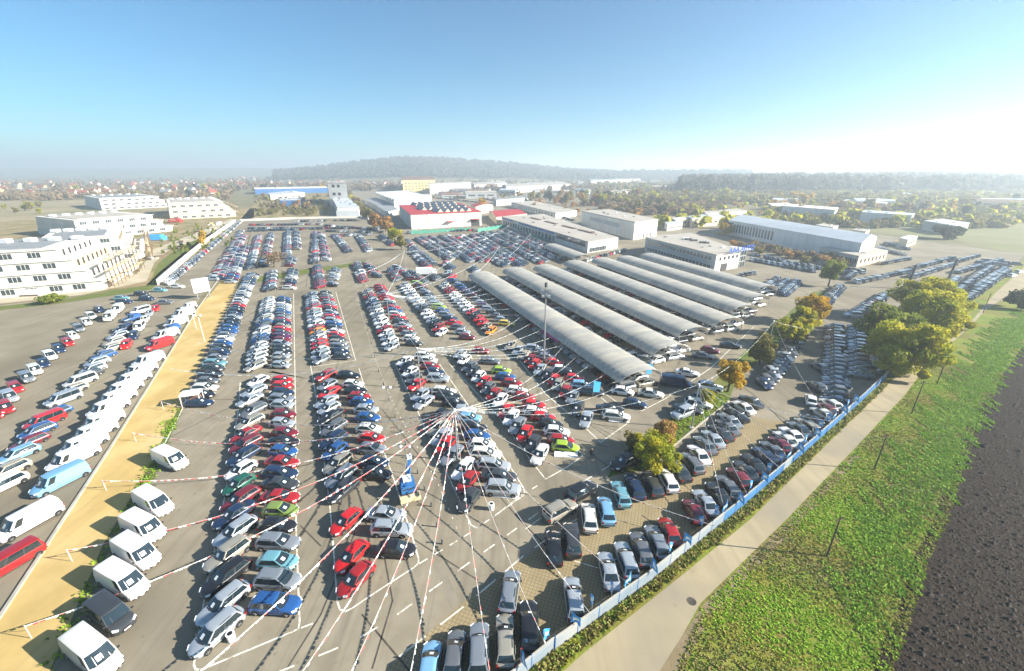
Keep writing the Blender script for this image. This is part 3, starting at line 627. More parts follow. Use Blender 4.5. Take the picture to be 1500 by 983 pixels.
# lots beside the red roofed hall: ranks parallel to the canopies
for a, c in (((635,387),(594,352)), ((627,390),(601,366)), ((661,380),(610,349)), ((668,378),(618,347)), ((690,382),(630,346)), ((662,392),(650,384)), ((706,382),(645,345)), ((714,381),(655,345)), ((738,388),(668,346)), ((745,385),(676,345)),
             ((762,388),(690,344)), ((770,386),(698,343)), ((792,384),(707,340)), ((800,382),(718,340)), ((818,380),(730,339)), ((826,378),(741,338)), ((846,378),(752,338)), ((622,414),(600,398)), ((640,408),(628,398)), ((700,398),(690,390)), ((655,400),(662,405))):
    ranked('f', a, c, NO, None, mix='SKKKNNGGWRSK', skip=.08)
for a, c in (((860,381),(905,368)), ((872,377),(915,366)), ((820,322),(850,330)), ((812,325),(840,334)), ((600,340),(705,336)), ((760,300),(840,322)), ((690,288),(740,296)), ((680,285),(725,290)), ((640,290),(700,296)), ((880,284),(930,292)), ((1010,300),(1060,318))):
    ranked('f', a, c, 60, None, mix='SKKKWRNG', pitch=2.6)
# ------------------------------------------------------------------ barrel roofed canopies, cars under them
def ribmat(c1, c2):
    m = leafmat('canopy_sheet', c1, c2, .3, .3); m.node_tree.nodes['Principled BSDF'].inputs['Roughness'].default_value = .3; m.node_tree.nodes['Principled BSDF'].inputs['Specular IOR Level'].default_value = .6
    return m
SHEETS = [ribmat((.62,.59,.50), (.50,.48,.42)), ribmat((.55,.53,.47), (.46,.45,.40)), ribmat((.66,.62,.51), (.52,.49,.42))]; M['canopy'] = SHEETS[0]; M['canopy_rib'] = mat('canopy_rib', (.42,.41,.38), rough=.5)
CAN = [((917,563),(962,545),(703,400.5),9.4), ((966,523),(1000,508),(752,394),9.2), ((1002,494),(1030,483),(796,390),9.2), ((1058,481),(1079,468),(840,383.5),9.2),
       ((1082,461),(1100,449),(880,379.5),9.2), ((1104,445),(1120,435),(916,377),9.0), ((1118,429),(1129,421),(949,373),9.0), ((846,379),(862,377),(808,359),8.5)]
ORD = ['first', 'second', 'third', 'fourth', 'fifth', 'sixth', 'seventh']
for i, (pa, pb, pc, wd) in enumerate(CAN):
    A = (g(*pa, 2.7)+g(*pb, 2.7))/2; C = g(*pc, 3.4); A.z = C.z = 0
    ax = (C-A); Ln = ax.length; ax.normalize(); px_ = Vector((ax.y, -ax.x, 0))
    rz = math.atan2(ax.y, ax.x)
    lab = ('long barrel roofed car canopy, %s in the row from the central bays' % ORD[i]) if i < 7 else 'short barrel roofed canopy beside the blue and white workshop'
    root = thing('car_canopy', lab, 'canopy', A, rz, 'barrel roofed car canopies')
    n = 12; rise = 1.75; eave = 2.45; hw = wd/2
    arc = lambda k, dr=0: (hw*math.cos(math.pi*k/n)*(1+dr*.1), eave+rise*(math.sin(math.pi*k/n))**.85+dr)
    segs = max(4, int(Ln/1.55)); 
    # each sheet of the roof between two ribs is a piece of its own; all share one mesh
    step = Ln/segs; mb = MB()
    V = [(x, *arc(k)) for x in (0.03, step-.03) for k in range(n+1)]
    Vl = [(x, y, z-.05) for x, y, z in V]
    mb.add(V+Vl, [(k, k+1, n+2+k, n+1+k) for k in range(n)]+[(2*n+2+n+1+k, 2*n+2+n+2+k, 2*n+2+k+1, 2*n+2+k) for k in range(n)])
    sms = [mb.mesh('roof_sheet', q, 60) for q in SHEETS]
    rb = MB()
    for k in range(n):
        a, c = arc(k, .05), arc(k+1, .05); rb.beam((0, a[0], a[1]), (0, c[0], c[1]), .07, .035)
    rm = rb.mesh('rib', M['canopy_rib'])
    for s_ in range(segs): link('roof_sheet', RN.choice(sms), root, (s_*step, 0, 0))
    for s_ in range(segs+1): link('rib', rm, root, (s_*step, 0, 0))
    pm = MB(); pm.tube([(0,0,0),(0,0,eave)], .07, 6); pmesh = pm.mesh('post', M['steel'])
    tb = MB(); tb.beam((0,-hw,eave),(0,hw,eave),.08,.12); tb.beam((0,-hw,eave),(0,0,eave+rise-.1),.05); tb.beam((0,hw,eave),(0,0,eave+rise-.1),.05); tm = tb.mesh('truss', M['steel'])
    for s_ in range(0, segs+1, 4):
        for sy in (-1, 1): link('post', pmesh, root, (s_*step, sy*(hw-.25), 0))
        link('truss', tm, root, (s_*step, 0, 0))
    eb = MB()
    for sy in (-1, 1): eb.beam((0, sy*hw, eave-.08), (Ln, sy*hw, eave-.08), .12, .16)
    eb.build('eave_beam', M['canopy_rib'], root)
    if i == 0:
        vb = MB(); x0 = 24.0
        vb.box(x0, x0+8.5, hw-.02, hw+.04, eave-.85, eave-.1); vb.build('banner', mat('magenta_banner', (.45,.03,.25), rough=.6), root)
    if i < 7:
        for sy, off in ((-1, -2.6), (1, 2.6)):
            k = 0; x = 1.5
            while x < Ln-1:
                if RN.random() < .9:
                    p = A+ax*x+px_*(-off); put('f', k, RN.choice('hhwsm'), RN.choice('SSKKNGWRSWSK'), p, math.degrees(rz)+90*sy, False)
                x += 2.75; k += 1
        if i in (0, 1, 2, 3, 4, 5):                        # cars standing in the open lane between canopies
            x = 4
            while x < Ln-8:
                if RN.random() < .55:
                    p = A+ax*x-px_*(-hw-2.2); put('f', k, RN.choice('hwsm'), RN.choice('WWSSKNRWK'), p, math.degrees(rz)+90+RN.uniform(-6,6), False)
                x += 3.0; k += 1
for it in ('912,572,Wh 930,590,Nh 953,575,Ws 1023,590,Ww 1008,598,Ks 1040,565,Ww', '905,520,Wh 950,512,Kh 945,526,Sm 990,560,Nv 1007,545,Ws 1040,512,Mh 1030,520,Gs 1070,505,Ks'):
    listed('cars at the canopy ends', -20, it, .75)
listed('cars beside the grass island', -150, '916,676,Ko 934,660,Ks 1000,604,So 1015,590,Ws 1022,582,Gs')

# ------------------------------------------------------------------ turn the pool into things
def inview(v, m=12):
    q = pix((v['x'], v['y'], .7)); return q and -m < q[0] < 1500+m and q[1] < 983+m
POOL = [v for v in POOL if inview(v)]
vans = [v for v in POOL if v['t'] in 'vck']; cars = [v for v in POOL if v['t'] not in 'vck']
cars.sort(key=lambda v: (not (v['keep'] and v['row'] != 'f'), v['x']**2+v['y']**2))
near, far = cars[:300], cars[300:]
near.sort(key=lambda v: v['x']**2+v['y']**2)
NUM = ['first','second','third','fourth','fifth','sixth','seventh','eighth','ninth','tenth','eleventh','twelfth','thirteenth','fourteenth','fifteenth','sixteenth','seventeenth','eighteenth','nineteenth','twentieth']
def num(k):
    if k < 20: return NUM[k]
    return ['twenty','thirty','forty'][(k+1)//10-2]+('-'+NUM[(k+1)%10-1] if (k+1)%10 else 'th')
def word(v): return PAINT[v['c']][2]+' '+TYPES[v['t']]['w']
ROWS = {}
for v in POOL: ROWS.setdefault(v['row'], []).append(v)
for r in ROWS.values():
    r.sort(key=lambda v: v['k'])
    seen = {}
    for v in r: w_ = word(v); v['q'] = seen.get(w_, 0); seen[w_] = v['q']+1
    for v in r: v['of'] = seen[word(v)]
    for k, v in enumerate(r):
        v['nb'] = (r[k-1] if k else None, r[k+1] if k+1 < len(r) else None)
USED = set()
def label(v):
    w_ = word(v); row = v['row']; a, c = v['nb']
    opts = []
    if v['of'] == 1: opts.append(f'the only {w_} in the {row}')
    if a and c: opts.append(f"{w_} between {PAINT[a['c']][2]} and {PAINT[c['c']][2]} cars in the {row}")
    opts.append(f"{num(v['q'])} {w_} from the near end, {row}")
    opts.append(f"{w_}, {num(v['k'])} from near end, {row}")
    for s_ in opts:
        if v['of'] > 1 and 'between' in s_:
            same = [u for u in ROWS[row] if word(u) == w_ and u['nb'][0] and u['nb'][1] and {u['nb'][0]['c'], u['nb'][1]['c']} == {a['c'], c['c']}]
            if len(same) > 1: continue
        if len(s_.split()) <= 16 and s_ not in USED: USED.add(s_); return s_
    s_ = opts[-1]; USED.add(s_); return s_
for i, v in enumerate(near):
    make_vehicle(v['t'], v['c'], (v['x'], v['y'], .022), v['rz'], label(v), 'car', 'cars parked in the '+v['row'], 0 if i < 130 else 1)
for v in vans:
    if v['row'] == 'f': far.append(v); continue
    make_vehicle(v['t'], v['c'], (v['x'], v['y'], .022), v['rz'], label(v), 'van', 'vans parked in the '+v['row'], 0 if v['x']**2+v['y']**2 < 85**2 else 1)
fo = joined_cars('far_cars', [(v['t'], v['c'], v['x'], v['y'], v['rz']) for v in far]); fo.location.z = .022
tag(fo, 'far ranks of parked cars filling the lot towards the halls', 'cars', None, 'stuff')

# ------------------------------------------------------------------ fence along the lane, flags, poles
FEN = [(560,1160),(800,960),(946,855.5),(1086,743),(1182,659.5),(1259,590.5),(1296,555)]
pts = polyl(FEN); root = thing('blue_fence', 'long low blue fence running between the lot and the lane', 'fence', (0,0,0))
def along(pts, step, start=0):
    out = []; acc = start
    for a, c in zip(pts, pts[1:]):
        d = (c-a).length
        while acc < d: out.append((a.lerp(c, acc/d), (c-a).normalized())); acc += step
        acc -= d
    return out
fp = along(pts, 2.6)
pb = MB(); pb.box(-.04,.04,-.04,.04,0,1.75); post = pb.mesh('post', M['blue'])
pb = MB(); pb.box(.05,2.55,-.02,.02,.05,.75); pb.box(.05,2.55,-.025,.025,.80,1.5); PNL = mat('blue_fence_panel', (.03,.12,.30), (.06,.18,.36), scale=.3, rough=.55)
panel = pb.mesh('panel', mat('fence_panel', (.36,.36,.34), (.16,.22,.28), scale=.12, rough=.6))
pb = MB(); pb.box(0,2.6,-.06,.06,1.52,1.60); rail = pb.mesh('rail', M['kerb'])
panel2 = panel.copy(); panel2.materials[0] = PNL
for i_, (p, d) in enumerate(fp):
    a = math.atan2(d.y, d.x)
    for nm, me in (('post', post), ('panel', panel if i_ < 16 or i_ % 9 == 4 else panel2), ('rail', rail)): link(nm, me, root, (p.x, p.y, 0), a)
FL = [(762,978),(800,948),(834,920),(866,897),(899,878),(927,862),(955,838),(979,815),(1002,800),(1026,780),(1047,762),(1063,751),(1078,737),(1094,722),(1111,709),(1126,698),(1141,684),(1154,674),(1166,664),(1179,655),(1192,643),(1202,633),(1213,624),(1221,617),(1230,608),(1239,601),(1247,592)]
pmb = MB(); pmb.tube([(0,0,0),(0,0,3.1)], .03, 6); fpole = pmb.mesh('pole', M['steel'])
def flagmesh(seed):
    r = random.Random(seed); b = MB(); n = 6; a0 = r.uniform(0, 6.28); V = []
    for j in range(4):
        for i in range(n):
            u = i/(n-1); V.append((math.cos(a0)*u*.85+.10*math.sin(u*5+j+seed)*-math.sin(a0), math.sin(a0)*u*.85+.10*math.sin(u*5+j+seed)*math.cos(a0), 3.05-j*.36-u*u*.55))
    for j in range(3):
        for i in range(n-1): b.add([V[j*n+i], V[j*n+i+1], V[(j+1)*n+i+1], V[(j+1)*n+i]], [(0,1,2,3)], 1 if (j == 1 and 0 < i < 4) else 0)
    return b.mesh('flag', [M['skyblue'], M['tape_white']])
fms = [flagmesh(s_) for s_ in range(6)]
fdir = [(p, d) for p, d in along(pts, .5)]
for k, f in enumerate(FL):
    q = g(f[0], f[1], 1.0)
    p = min(fdir, key=lambda t: (t[0].xy-q.xy).length)[0]
    nrm = ['sagging','twisted','drooping','rippled','spread','limp'][k % 6]
    r_ = thing('flag', f'{nrm} sky blue flag on the blue fence, {num(k)} along from the road bend', 'flag', (p.x-.12, p.y+.12, 0), 0, 'sky blue flags on the fence')
    link('pole', fpole, r_); link('cloth', fms[k % 6], r_)
# wooden line poles beside the lane
POLES = [((1211,815),(1228,757)), ((1280.5,688),(1297,636)), ((1335,606),(1354,558)), ((1372,563),(1383,526)), ((1440,458),(1446,430))]
pw = ['by the widest grass','opposite the red car by the fence','where the crop rows begin','beside the grey box on the lane','farthest along the lane']
for k, (bse, top) in enumerate(POLES):
    p = g(*bse); h = min(9.0, max(5.5, height_at(p, top[1])))
    r_ = thing('line_pole', 'bare wooden pole on the grass verge '+pw[k], 'pole', p, .3, 'wooden poles beside the lane')
    b = MB(); b.tube([(0,0,-.1),(.05,0,h)], [.11,.07], 8); b.build('post', M['wood'], r_)
    b = MB(); b.beam((-.5,0,h-.4),(.5,0,h-.4),.09,.09); b.build('crossbar', M['wood'], r_)
    b = MB()
    for x in (-.42,.42): b.tube([(x,0,h-.35),(x,0,h-.15)], .05, 6)
    b.build('insulators', M['darksteel'], r_)
for k, (bse, top) in enumerate((((1328,423),(1337,398)), ((1388,412),(1394,386)))):
    p = g(*bse); r_ = thing('gate_post', 'tall leaning dark post by the far lot, '+('nearer the tree' if k == 0 else 'beyond the tree'), 'post', p)
    b = MB(); b.tube([(0,0,0),(1.2,.5,8.5)], [.45,.38], 8); b.build('shaft', M['darksteel'], r_); b = MB(); b.box(-.8,.8,-.8,.8,0,.3); b.build('base', M['kerb'], r_)

# ------------------------------------------------------------------ masts and bunting
def mast(top, h, label, lamps=0, group='masts carrying the bunting'):
    t = g(*top, h); r_ = thing('mast', label, 'mast', (t.x, t.y, 0), 0, group)
    b = MB(); b.tube([(0,0,0),(0,0,h)], [.14,.07], 8); b.build('pole', M['steel'], r_)
    b = MB(); b.box(-.35,.35,-.35,.35,0,.25); b.build('foot', M['kerb'], r_)
    b = MB(); b.tube([(0,0,h-.15),(0,0,h+.1)], .16, 8); b.build('cap', M['tape_white'], r_)
    return t
def bunting(a, c, sag, label, colour='red', n=None, w=None):
    """a tape of small flags hung between two points"""
    w = w or (.15 if colour == 'red' else .09); L_ = (c-a).length; n = n or max(10, int(L_/.42)); b = MB(); d = (c-a); side = Vector((-d.y, d.x, 0)).normalized(); rr = random.Random(int(L_*100))
    P = [a.lerp(c, i/n)-Vector((0,0,sag*4*(i/n)*(1-i/n))) for i in range(n+1)]
    for i in range(n):
        u = (.5+.5*rr.random()); t = side*w*.5*(rr.random()-.2)*1.6; dn = Vector((0,0,-w*u))
        m = (0 if rr.random() < .58 else 1)
        b.quad(P[i]-t*.3, P[i+1]-t*.3, P[i+1].lerp(P[i], .25)+dn+t, P[i].lerp(P[i+1], .1)+dn+t, m)
    for i in range(0, n, 1): b.beam(P[i], P[i+1], .022 if colour == 'red' else .015, .022 if colour == 'red' else .015, 0)
    return tag(b.build('bunting', [M['tape_white'], M['tape_red'] if colour == 'red' else M['tape_blue']]), label, 'bunting', 'strings of bunting over the lot')
m1 = mast((666,600), 8.5, 'slim mast in the central bay where red and white bunting meets')
m4 = mast((611,510), 8.5, 'slim mast in the upper central bay where bunting fans to the canopies')
m3 = mast((566,431), 8.5, 'slim mast at the fourth bay with bunting fanning to the first canopy')
m2 = mast((1024,563), 8.0, 'slim mast on the grass island with bunting fanning to the fence')
m5 = mast((1134,470), 8.5, 'slim mast among the yellow trees')
m6 = mast((745,331), 9.0, 'slim mast by the blue and white workshop, nearer the red hall')
m7 = mast((776,343), 9.0, 'slim mast by the blue and white workshop, nearer the canopies')
m8 = mast((731,362), 8.5, 'slim mast among the ranks behind the first canopy')
m9 = mast((696,348), 8.5, 'slim mast among the ranks facing the red hall')
m10 = mast((592,368), 7.5, 'slim mast at the corner of the orange trees')
m11 = mast((643,354), 8.0, 'slim mast beside the white lorry')
def ends(name, src, tgts, z, sag, txt, colour='red'):
    for k, e in enumerate(tgts):
        c = g(e[0], e[1], z)
        bunting(src, c, sag*min(1.6, (c-src).length/30), txt % NUM[k], colour)
ends('w', m1, [(36,917),(98,806),(150,704),(195,634),(236,588)], 1.6, 2.2, 'red and white bunting from the central mast to the gravel strip, %s from the road')
ends('s', m1, [(262,1010),(425,1010),(502,1010),(596,1010),(718,990)], 2.5, 1.5, 'red and white bunting from the central mast toward the road, %s from the gravel strip')
ends('e', m1, [(799,943),(866,900),(927,860),(1047,770)], 2.2, 1.5, 'red and white bunting from the central mast to the blue fence, %s from the road')
ends('c', m1, [(826,506),(849,518),(867,532),(887,548),(914,563)], 2.5, 2.0, 'white bunting from the central mast to the first canopy eave, %s from its far end', 'blue')
bunting(m1, m2, 2.6, 'long blue and white bunting between the central mast and the grass island mast', 'blue')
bunting(m1, m4, 1.0, 'short bunting between the central mast and the upper central mast')
bunting(m4, m3, 1.2, 'bunting between the upper central mast and the fourth bay mast', 'blue')
ends('c4', m4, [(764,463),(780,472),(797,481),(813,492),(829,504),(775,520)], 2.5, 1.8, 'white bunting from the upper central mast to the first canopy, %s from its far end', 'blue')
ends('c3', m3, [(707,415),(715,421),(722,428),(730,436),(742,443),(753,452),(764,461)], 2.5, 1.6, 'white bunting from the fourth bay mast to the first canopy, %s from its far end', 'blue')
ends('w4', m4, [(290,500),(330,452),(250,540)], 3.0, 2.0, 'long pale bunting from the upper central mast to the gravel strip, %s of three', 'blue')
ends('f2', m2, [(1063,752),(1094,722),(1141,684),(1179,655),(1221,617)], 2.2, 1.2, 'white bunting from the grass island mast to the blue fence, %s from the road', 'blue')
ends('f5', m5, [(1221,620),(1240,480)], 2.5, 1.2, 'white bunting from the tree mast to the fence side row, %s of two', 'blue')
bunting(m2, m5, 2.0, 'long white bunting between the grass island mast and the tree mast', 'blue')
bunting(m10, m3, 1.5, 'pale bunting from the orange tree mast to the fourth bay mast', 'blue'); bunting(m10, g(520,402,3), 1.4, 'pale bunting from the orange tree mast to the north bays', 'blue')
bunting(m10, m9, 2.0, 'pale bunting between the orange tree mast and the hall rank mast', 'blue')
bunting(m11, m9, 1.5, 'pale bunting between the lorry mast and the hall rank mast', 'blue')
bunting(m3, m9, 3.0, 'long pale bunting from the fourth bay mast to the hall ranks', 'blue'); bunting(m3, m8, 3.0, 'long pale bunting from the fourth bay mast to the rank mast', 'blue')
bunting(m6, m7, .8, 'pale bunting between the two workshop masts', 'blue'); bunting(m6, m9, 1.5, 'pale bunting between workshop and hall rank masts', 'blue')
ends('c8', m8, [(700,398),(756,391),(770,388),(806,386)], 2.8, 1.0, 'pale bunting from the rank mast to the canopy ends, %s from the central bays', 'blue')
ends('c7', m7, [(800,388),(838,381),(860,377),(745,375)], 2.8, 1.0, 'pale bunting from the workshop mast to the canopy ends, %s of four', 'blue')
# bunting anchor posts on the gravel strip
for k, e in enumerate([(36,917),(98,806),(150,704),(195,634),(236,588)]):
    c = g(e[0], e[1], 1.6); r_ = thing('anchor_post', f'low white anchor post on the yellow gravel, {NUM[k]} from the road', 'post', (c.x, c.y, 0), 0, 'anchor posts on the gravel strip')
    b = MB(); b.beam((-1.1,.7,0),(0,0,1.65),.03); b.build('stay', M['steel'], r_); b = MB(); b.tube([(0,0,0),(0,0,1.7)], .03, 6); b.build('post', M['tape_white'], r_)
# tall floodlight mast
t = g(800,419,17.2); r_ = thing('floodlight_mast', 'tall grey floodlight mast between the bay and the first canopy', 'mast', (t.x,t.y,0))
b = MB(); b.tube([(0,0,0),(0,0,17)], [.22,.10], 10); b.build('pole', M['steel'], r_)
b = MB(); b.beam((-.9,0,16.2),(.9,0,16.2),.1); b.beam((-.7,0,14.8),(.7,0,14.8),.1); b.build('crossarm', M['steel'], r_)
for x, z in ((-.8,16.2),(.8,16.2),(-.6,14.8),(.6,14.8)):
    b = MB(); b.box(x-.3,x+.3,-.35,.1,z+.05,z+.5); b.build('floodlight', M['greywall'], r_)
b = MB(); b.tube([(0,0,17),(0,0,17.9)], .3, 8); b.build('finial', M['darksteel'], r_)
# lamp posts and bollards on the centre aisle
for k, (q, top) in enumerate((((597,693),(592,661)), ((570,600),(567,583)), ((288,482),(281,455)), ((300,500),(293,450)))):
    p = g(*q); r_ = thing('lamp_post', ['twin white globe lamp post beside the blue lift','small twin globe lamp post on the centre aisle','leaning white pole on the gravel strip near the billboard','white lamp pole at the strip edge below the billboard'][k], 'lamp post', p)
    h = 4.2 if k < 2 else 6.5; b = MB(); b.tube([(0,0,0),(0,0,h)], .06, 8); b.build('post', M['steel'] if k < 2 else M['tape_white'], r_)
    b = MB(); b.beam((-.6,0,h),(.6,0,h),.06); b.build('arm', M['steel'], r_)
    for x in (-.6,.6):
        b = MB(); b.tube([(x,0,h-.05),(x,0,h+.12),(x,0,h+.3),(x,0,h+.42)], [.12,.26,.24,.08], 10); b.build('globe', M['paper'], r_, 60)
bm = MB(); bm.tube([(0,0,0),(0,0,.75)], [.10,.08], 8); bolm = bm.mesh('bollard', M['darksteel']); bc = MB(); bc.tube([(0,0,.75),(0,0,.85)], .11, 8); capm = bc.mesh('cap', M['steel'])
for k, e in enumerate([(524,432),(529,449),(534,467),(539,485),(544,504),(549,524),(555,545),(562,566),(570,588),(579,612),(588,634),(594,652),(606,672),(612,694),(622,718),(632,742),(640,772),(648,797)]):
    r_ = thing('bollard', f'short dark bollard on the centre aisle, {NUM[k]} from the far end', 'bollard', g(*e), 0, 'bollards down the centre aisle'); link('shaft', bolm, r_); link('cap', capm, r_)
# blue lift lorry with a beige tray
p = g(598,722); r_ = thing('lift_lorry', 'small blue lift lorry with raised arm and beige tray in the aisle', 'lorry', p, rad(-68))
b = MB(); b.box(-1.2,1.3,-.95,.95,.5,.8); b.build('chassis', M['darksteel'], r_)
b = MB(); b.prism([(-.6,-.9),(1.0,-.9),(1.0,.9),(-.6,.9)], .8, 1.9); b.prism([(-.6,-.82),(.75,-.82),(.75,.82),(-.6,.82)], 1.9, 2.15); b.build('cab', M['blue'], r_)
b = MB(); b.quad((1.01,-.75,1.3),(1.01,.75,1.3),(.98,.75,1.85),(.98,-.75,1.85)); b.build('windscreen', M['glass'], r_)
b = MB(); b.box(1.35,2.6,-1.25,1.25,.7,.82); b.box(2.5,2.6,-1.25,1.25,.82,1.25); b.box(1.35,2.5,-1.25,-1.17,.82,1.1); b.box(1.35,2.5,1.17,1.25,.82,1.1); b.build('tray', mat('beige_board', (.62,.5,.3), rough=.8), r_)
b = MB(); b.box(-.5,.5,-.5,.5,2.15,2.5); b.build('hatch', M['paper'], r_)
b = MB(); b.beam((-.9,.3,1.5),(-2.9,.9,3.1),.40,.34); b.build('arm', M['blue'], r_); b = MB(); b.beam((-.9,-.1,1.2),(-2.5,.4,2.7),.18,.18); b.build('strut', M['greywall'], r_)
b = MB(); b.box(-3.3,-2.7,.6,1.2,3.0,3.6); b.build('basket', M['tape_white'], r_)
for x in (-.85, .9):
    for sy in (-1,1):
        b = MB(); b.tube([(x,sy*.75,.42),(x,sy*1.0,.42)], .42, 14); wq = b.build('wheel', M['rubber'], r_, 40); b = MB(); b.tube([(x,sy*1.0,.42),(x,sy*1.02,.42)], .22, 10); b.build('rim', M['rim'], wq)
# white lorry with box body
p = g(626,404); r_ = thing('box_lorry', 'white box lorry parked behind the fourth bay', 'lorry', p, rad(4))
b = MB(); b.box(-4.2,1.9,-1.2,1.2,.9,3.3); b.build('box', M['paper'], r_); b = MB(); b.prism([(2.05,-1.1),(3.7,-1.1),(3.7,1.1),(2.05,1.1)],.6,1.6); b.prism([(2.05,-1.05),(3.4,-1.05),(3.4,1.05),(2.05,1.05)],1.6,2.6); b.build('cab', M['paper'], r_)
b = MB(); b.quad((3.46,-.9,1.65),(3.46,.9,1.65),(3.42,.9,2.4),(3.42,-.9,2.4)); b.build('windscreen', M['glass'], r_); b = MB(); b.box(-4.1,3.5,-.9,.9,.5,.85); b.build('chassis', M['darksteel'], r_)
for x in (-3,2.7):
    for sy in (-1,1): b = MB(); b.tube([(x,sy*.85,.45),(x,sy*1.18,.45)], .45, 12); b.build('wheel', M['rubber'], r_, 40)
# kiosk roof by the strip, billboard, signs, small clutter
p = g(284,592); r_ = thing('kiosk', 'small white flat roofed kiosk on thin legs by the gravel strip', 'kiosk', p, rad(20))
b = MB(); b.box(-1.5,1.5,-1.1,1.1,2.2,2.4); b.build('roof', M['paper'], r_)
for x in (-1.4,1.4):
    for y in (-1,1): b = MB(); b.box(x-.05,x+.05,y-.05,y+.05,0,2.2); b.build('leg', M['tape_white'], r_)
b = MB(); b.box(-.1,1.2,-.8,.8,0,1.5); b.build('cabinet', M['brown_roof'], r_)
p = g(299,437); r_ = thing('billboard', 'large white billboard panel at the head of the gravel strip', 'billboard', p, rad(50))
b = MB(); b.box(-2.3,2.3,-.15,.15,2.3,6.6); b.build('panel', M['paper'], r_); b = MB(); b.box(-1.8,-.1,-.19,-.16,3.2,5.4); b.build('printed_patch', mat('pale_print', (.7,.55,.25), (.75,.7,.6), scale=.7, rough=.7), r_)
b = MB(); b.box(-2.4,2.4,-.2,.2,6.6,6.75); b.box(-2.4,2.4,-.2,.2,2.15,2.3); b.build('frame', M['greywall'], r_)
for x in (-1.7,1.7): b = MB(); b.tube([(x,0,0),(x,.0,2.3)], .2, 8); b.build('leg', M['steel'], r_)
for k, (q, a, t_) in enumerate((((340,938),20,'white round bin beside the nearest silver minivan'), ((720,746),0,'white litter bin at the bottom corner of the central bay'))):
    r_ = thing('litter_bin', t_, 'bin', g(*q)); b = MB(); b.tube([(0,0,0),(0,0,.9)], [.3,.36], 12); b.build('drum', M['paper'], r_, 40); b = MB(); b.tube([(0,0,.88),(0,0,.92)], .22, 10); b.build('opening', M['black'], r_)
for k, (q, a, t_, m) in enumerate((((741,727),-8,'low white board lying beside the silver off-roader','paper'), ((829,668),-4,'low white board lying in front of the lime hatchback','paper'), ((906,617),-5,'low white board lying before the white estate car','paper'))):
    r_ = thing('sale_board', t_, 'board', g(*q), rad(a), 'sale boards lying by cars'); b = MB(); b.quad((-1.7,-.35,.06),(1.7,-.35,.06),(1.7,.35,.5),(-1.7,.35,.5)); b.build('face', M[m], r_); b = MB(); b.beam((-1.6,.3,0),(-1.6,.34,.48),.05); b.beam((1.6,.3,0),(1.6,.34,.48),.05); b.build('prop', M['steel'], r_)
for q, t_ in (((868,583),'bright blue banner flag standing in the canopy side bay'), ((945,556),'blue banner flag at the near end of the first canopy')):
    r_ = thing('banner_flag', t_, 'banner', g(*q), rad(20)); b = MB(); b.tube([(0,0,0),(0,0,3.6)], .04, 6); b.build('pole', M['steel'], r_)
    b = MB(); b.quad((0.04,0,1.2),(1.5,.2,.9),(1.6,.1,2.9),(.04,0,3.5)); b.quad((0.04,.02,3.5),(1.6,.12,2.9),(1.5,.22,.9),(.04,.02,1.2)); b.build('cloth', M['skyblue'], r_)
for k, (q, t_) in enumerate((((866,672),'person in dark clothes standing in the shadow near the lime hatchback'), ((276,215),''))[:1]):
    p = g(*q); r_ = thing('person', t_, 'person', p)
    me = bpy.data.meshes.new('body'); J = [(0,0,.95),(0,0,1.2),(0,0,1.45),(0,0,1.56),(0,0,1.66),(.1,0,.9),(.11,.02,.5),(.11,0,.08),(.11,-.14,.05),(-.1,0,.9),(-.11,.05,.5),(-.12,.1,.08),(-.12,-.04,.05),(.2,0,1.42),(.26,0,1.15),(.25,-.08,.9),(-.2,0,1.42),(-.26,.02,1.15),(-.25,-.04,.9)]
    E = [(0,1),(1,2),(2,3),(3,4),(0,5),(5,6),(6,7),(7,8),(0,9),(9,10),(10,11),(11,12),(2,13),(13,14),(14,15),(2,16),(16,17),(17,18)]
    me.from_pydata(J, E, []); o = link('body', me, r_); me.materials.append(M['black']); sk = o.modifiers.new('skin', 'SKIN')
    for i, r in enumerate((.16,.16,.17,.06,.1,.1,.075,.05,.05,.1,.075,.05,.05,.07,.05,.04,.07,.05,.04)): me.skin_vertices[0].data[i].radius = (r, r*.8)
    me.skin_vertices[0].data[0].use_root = True; o.modifiers.new('smooth', 'SUBSURF').levels = 1
    b = MB(); b.tube([(0,0,1.56),(0,0,1.62),(0,0,1.70),(0,0,1.77)], [.06,.10,.10,.04], 10); b.build('head', M['skin'], r_, 60)
# manhole and utility box
b = MB(); b.add([(.45*math.cos(2*math.pi*k/20), .45*math.sin(2*math.pi*k/20), 0) for k in range(20)], [tuple(range(20))]); o = b.build('manhole_cover', M['seam']); p = g(1013,881); o.location = (p.x, p.y, .024); tag(o, 'round manhole cover set in the pale lane', 'manhole cover')
r_ = thing('utility_box', 'small grey utility box standing on the lane edge', 'box', g(1381,522), .4); b = MB(); b.box(-.9,.9,-.6,.6,0,1.5); b.build('housing', M['greywall'], r_); b = MB(); b.box(-.95,.95,-.65,.65,1.5,1.58); b.build('lid', M['steel'], r_)
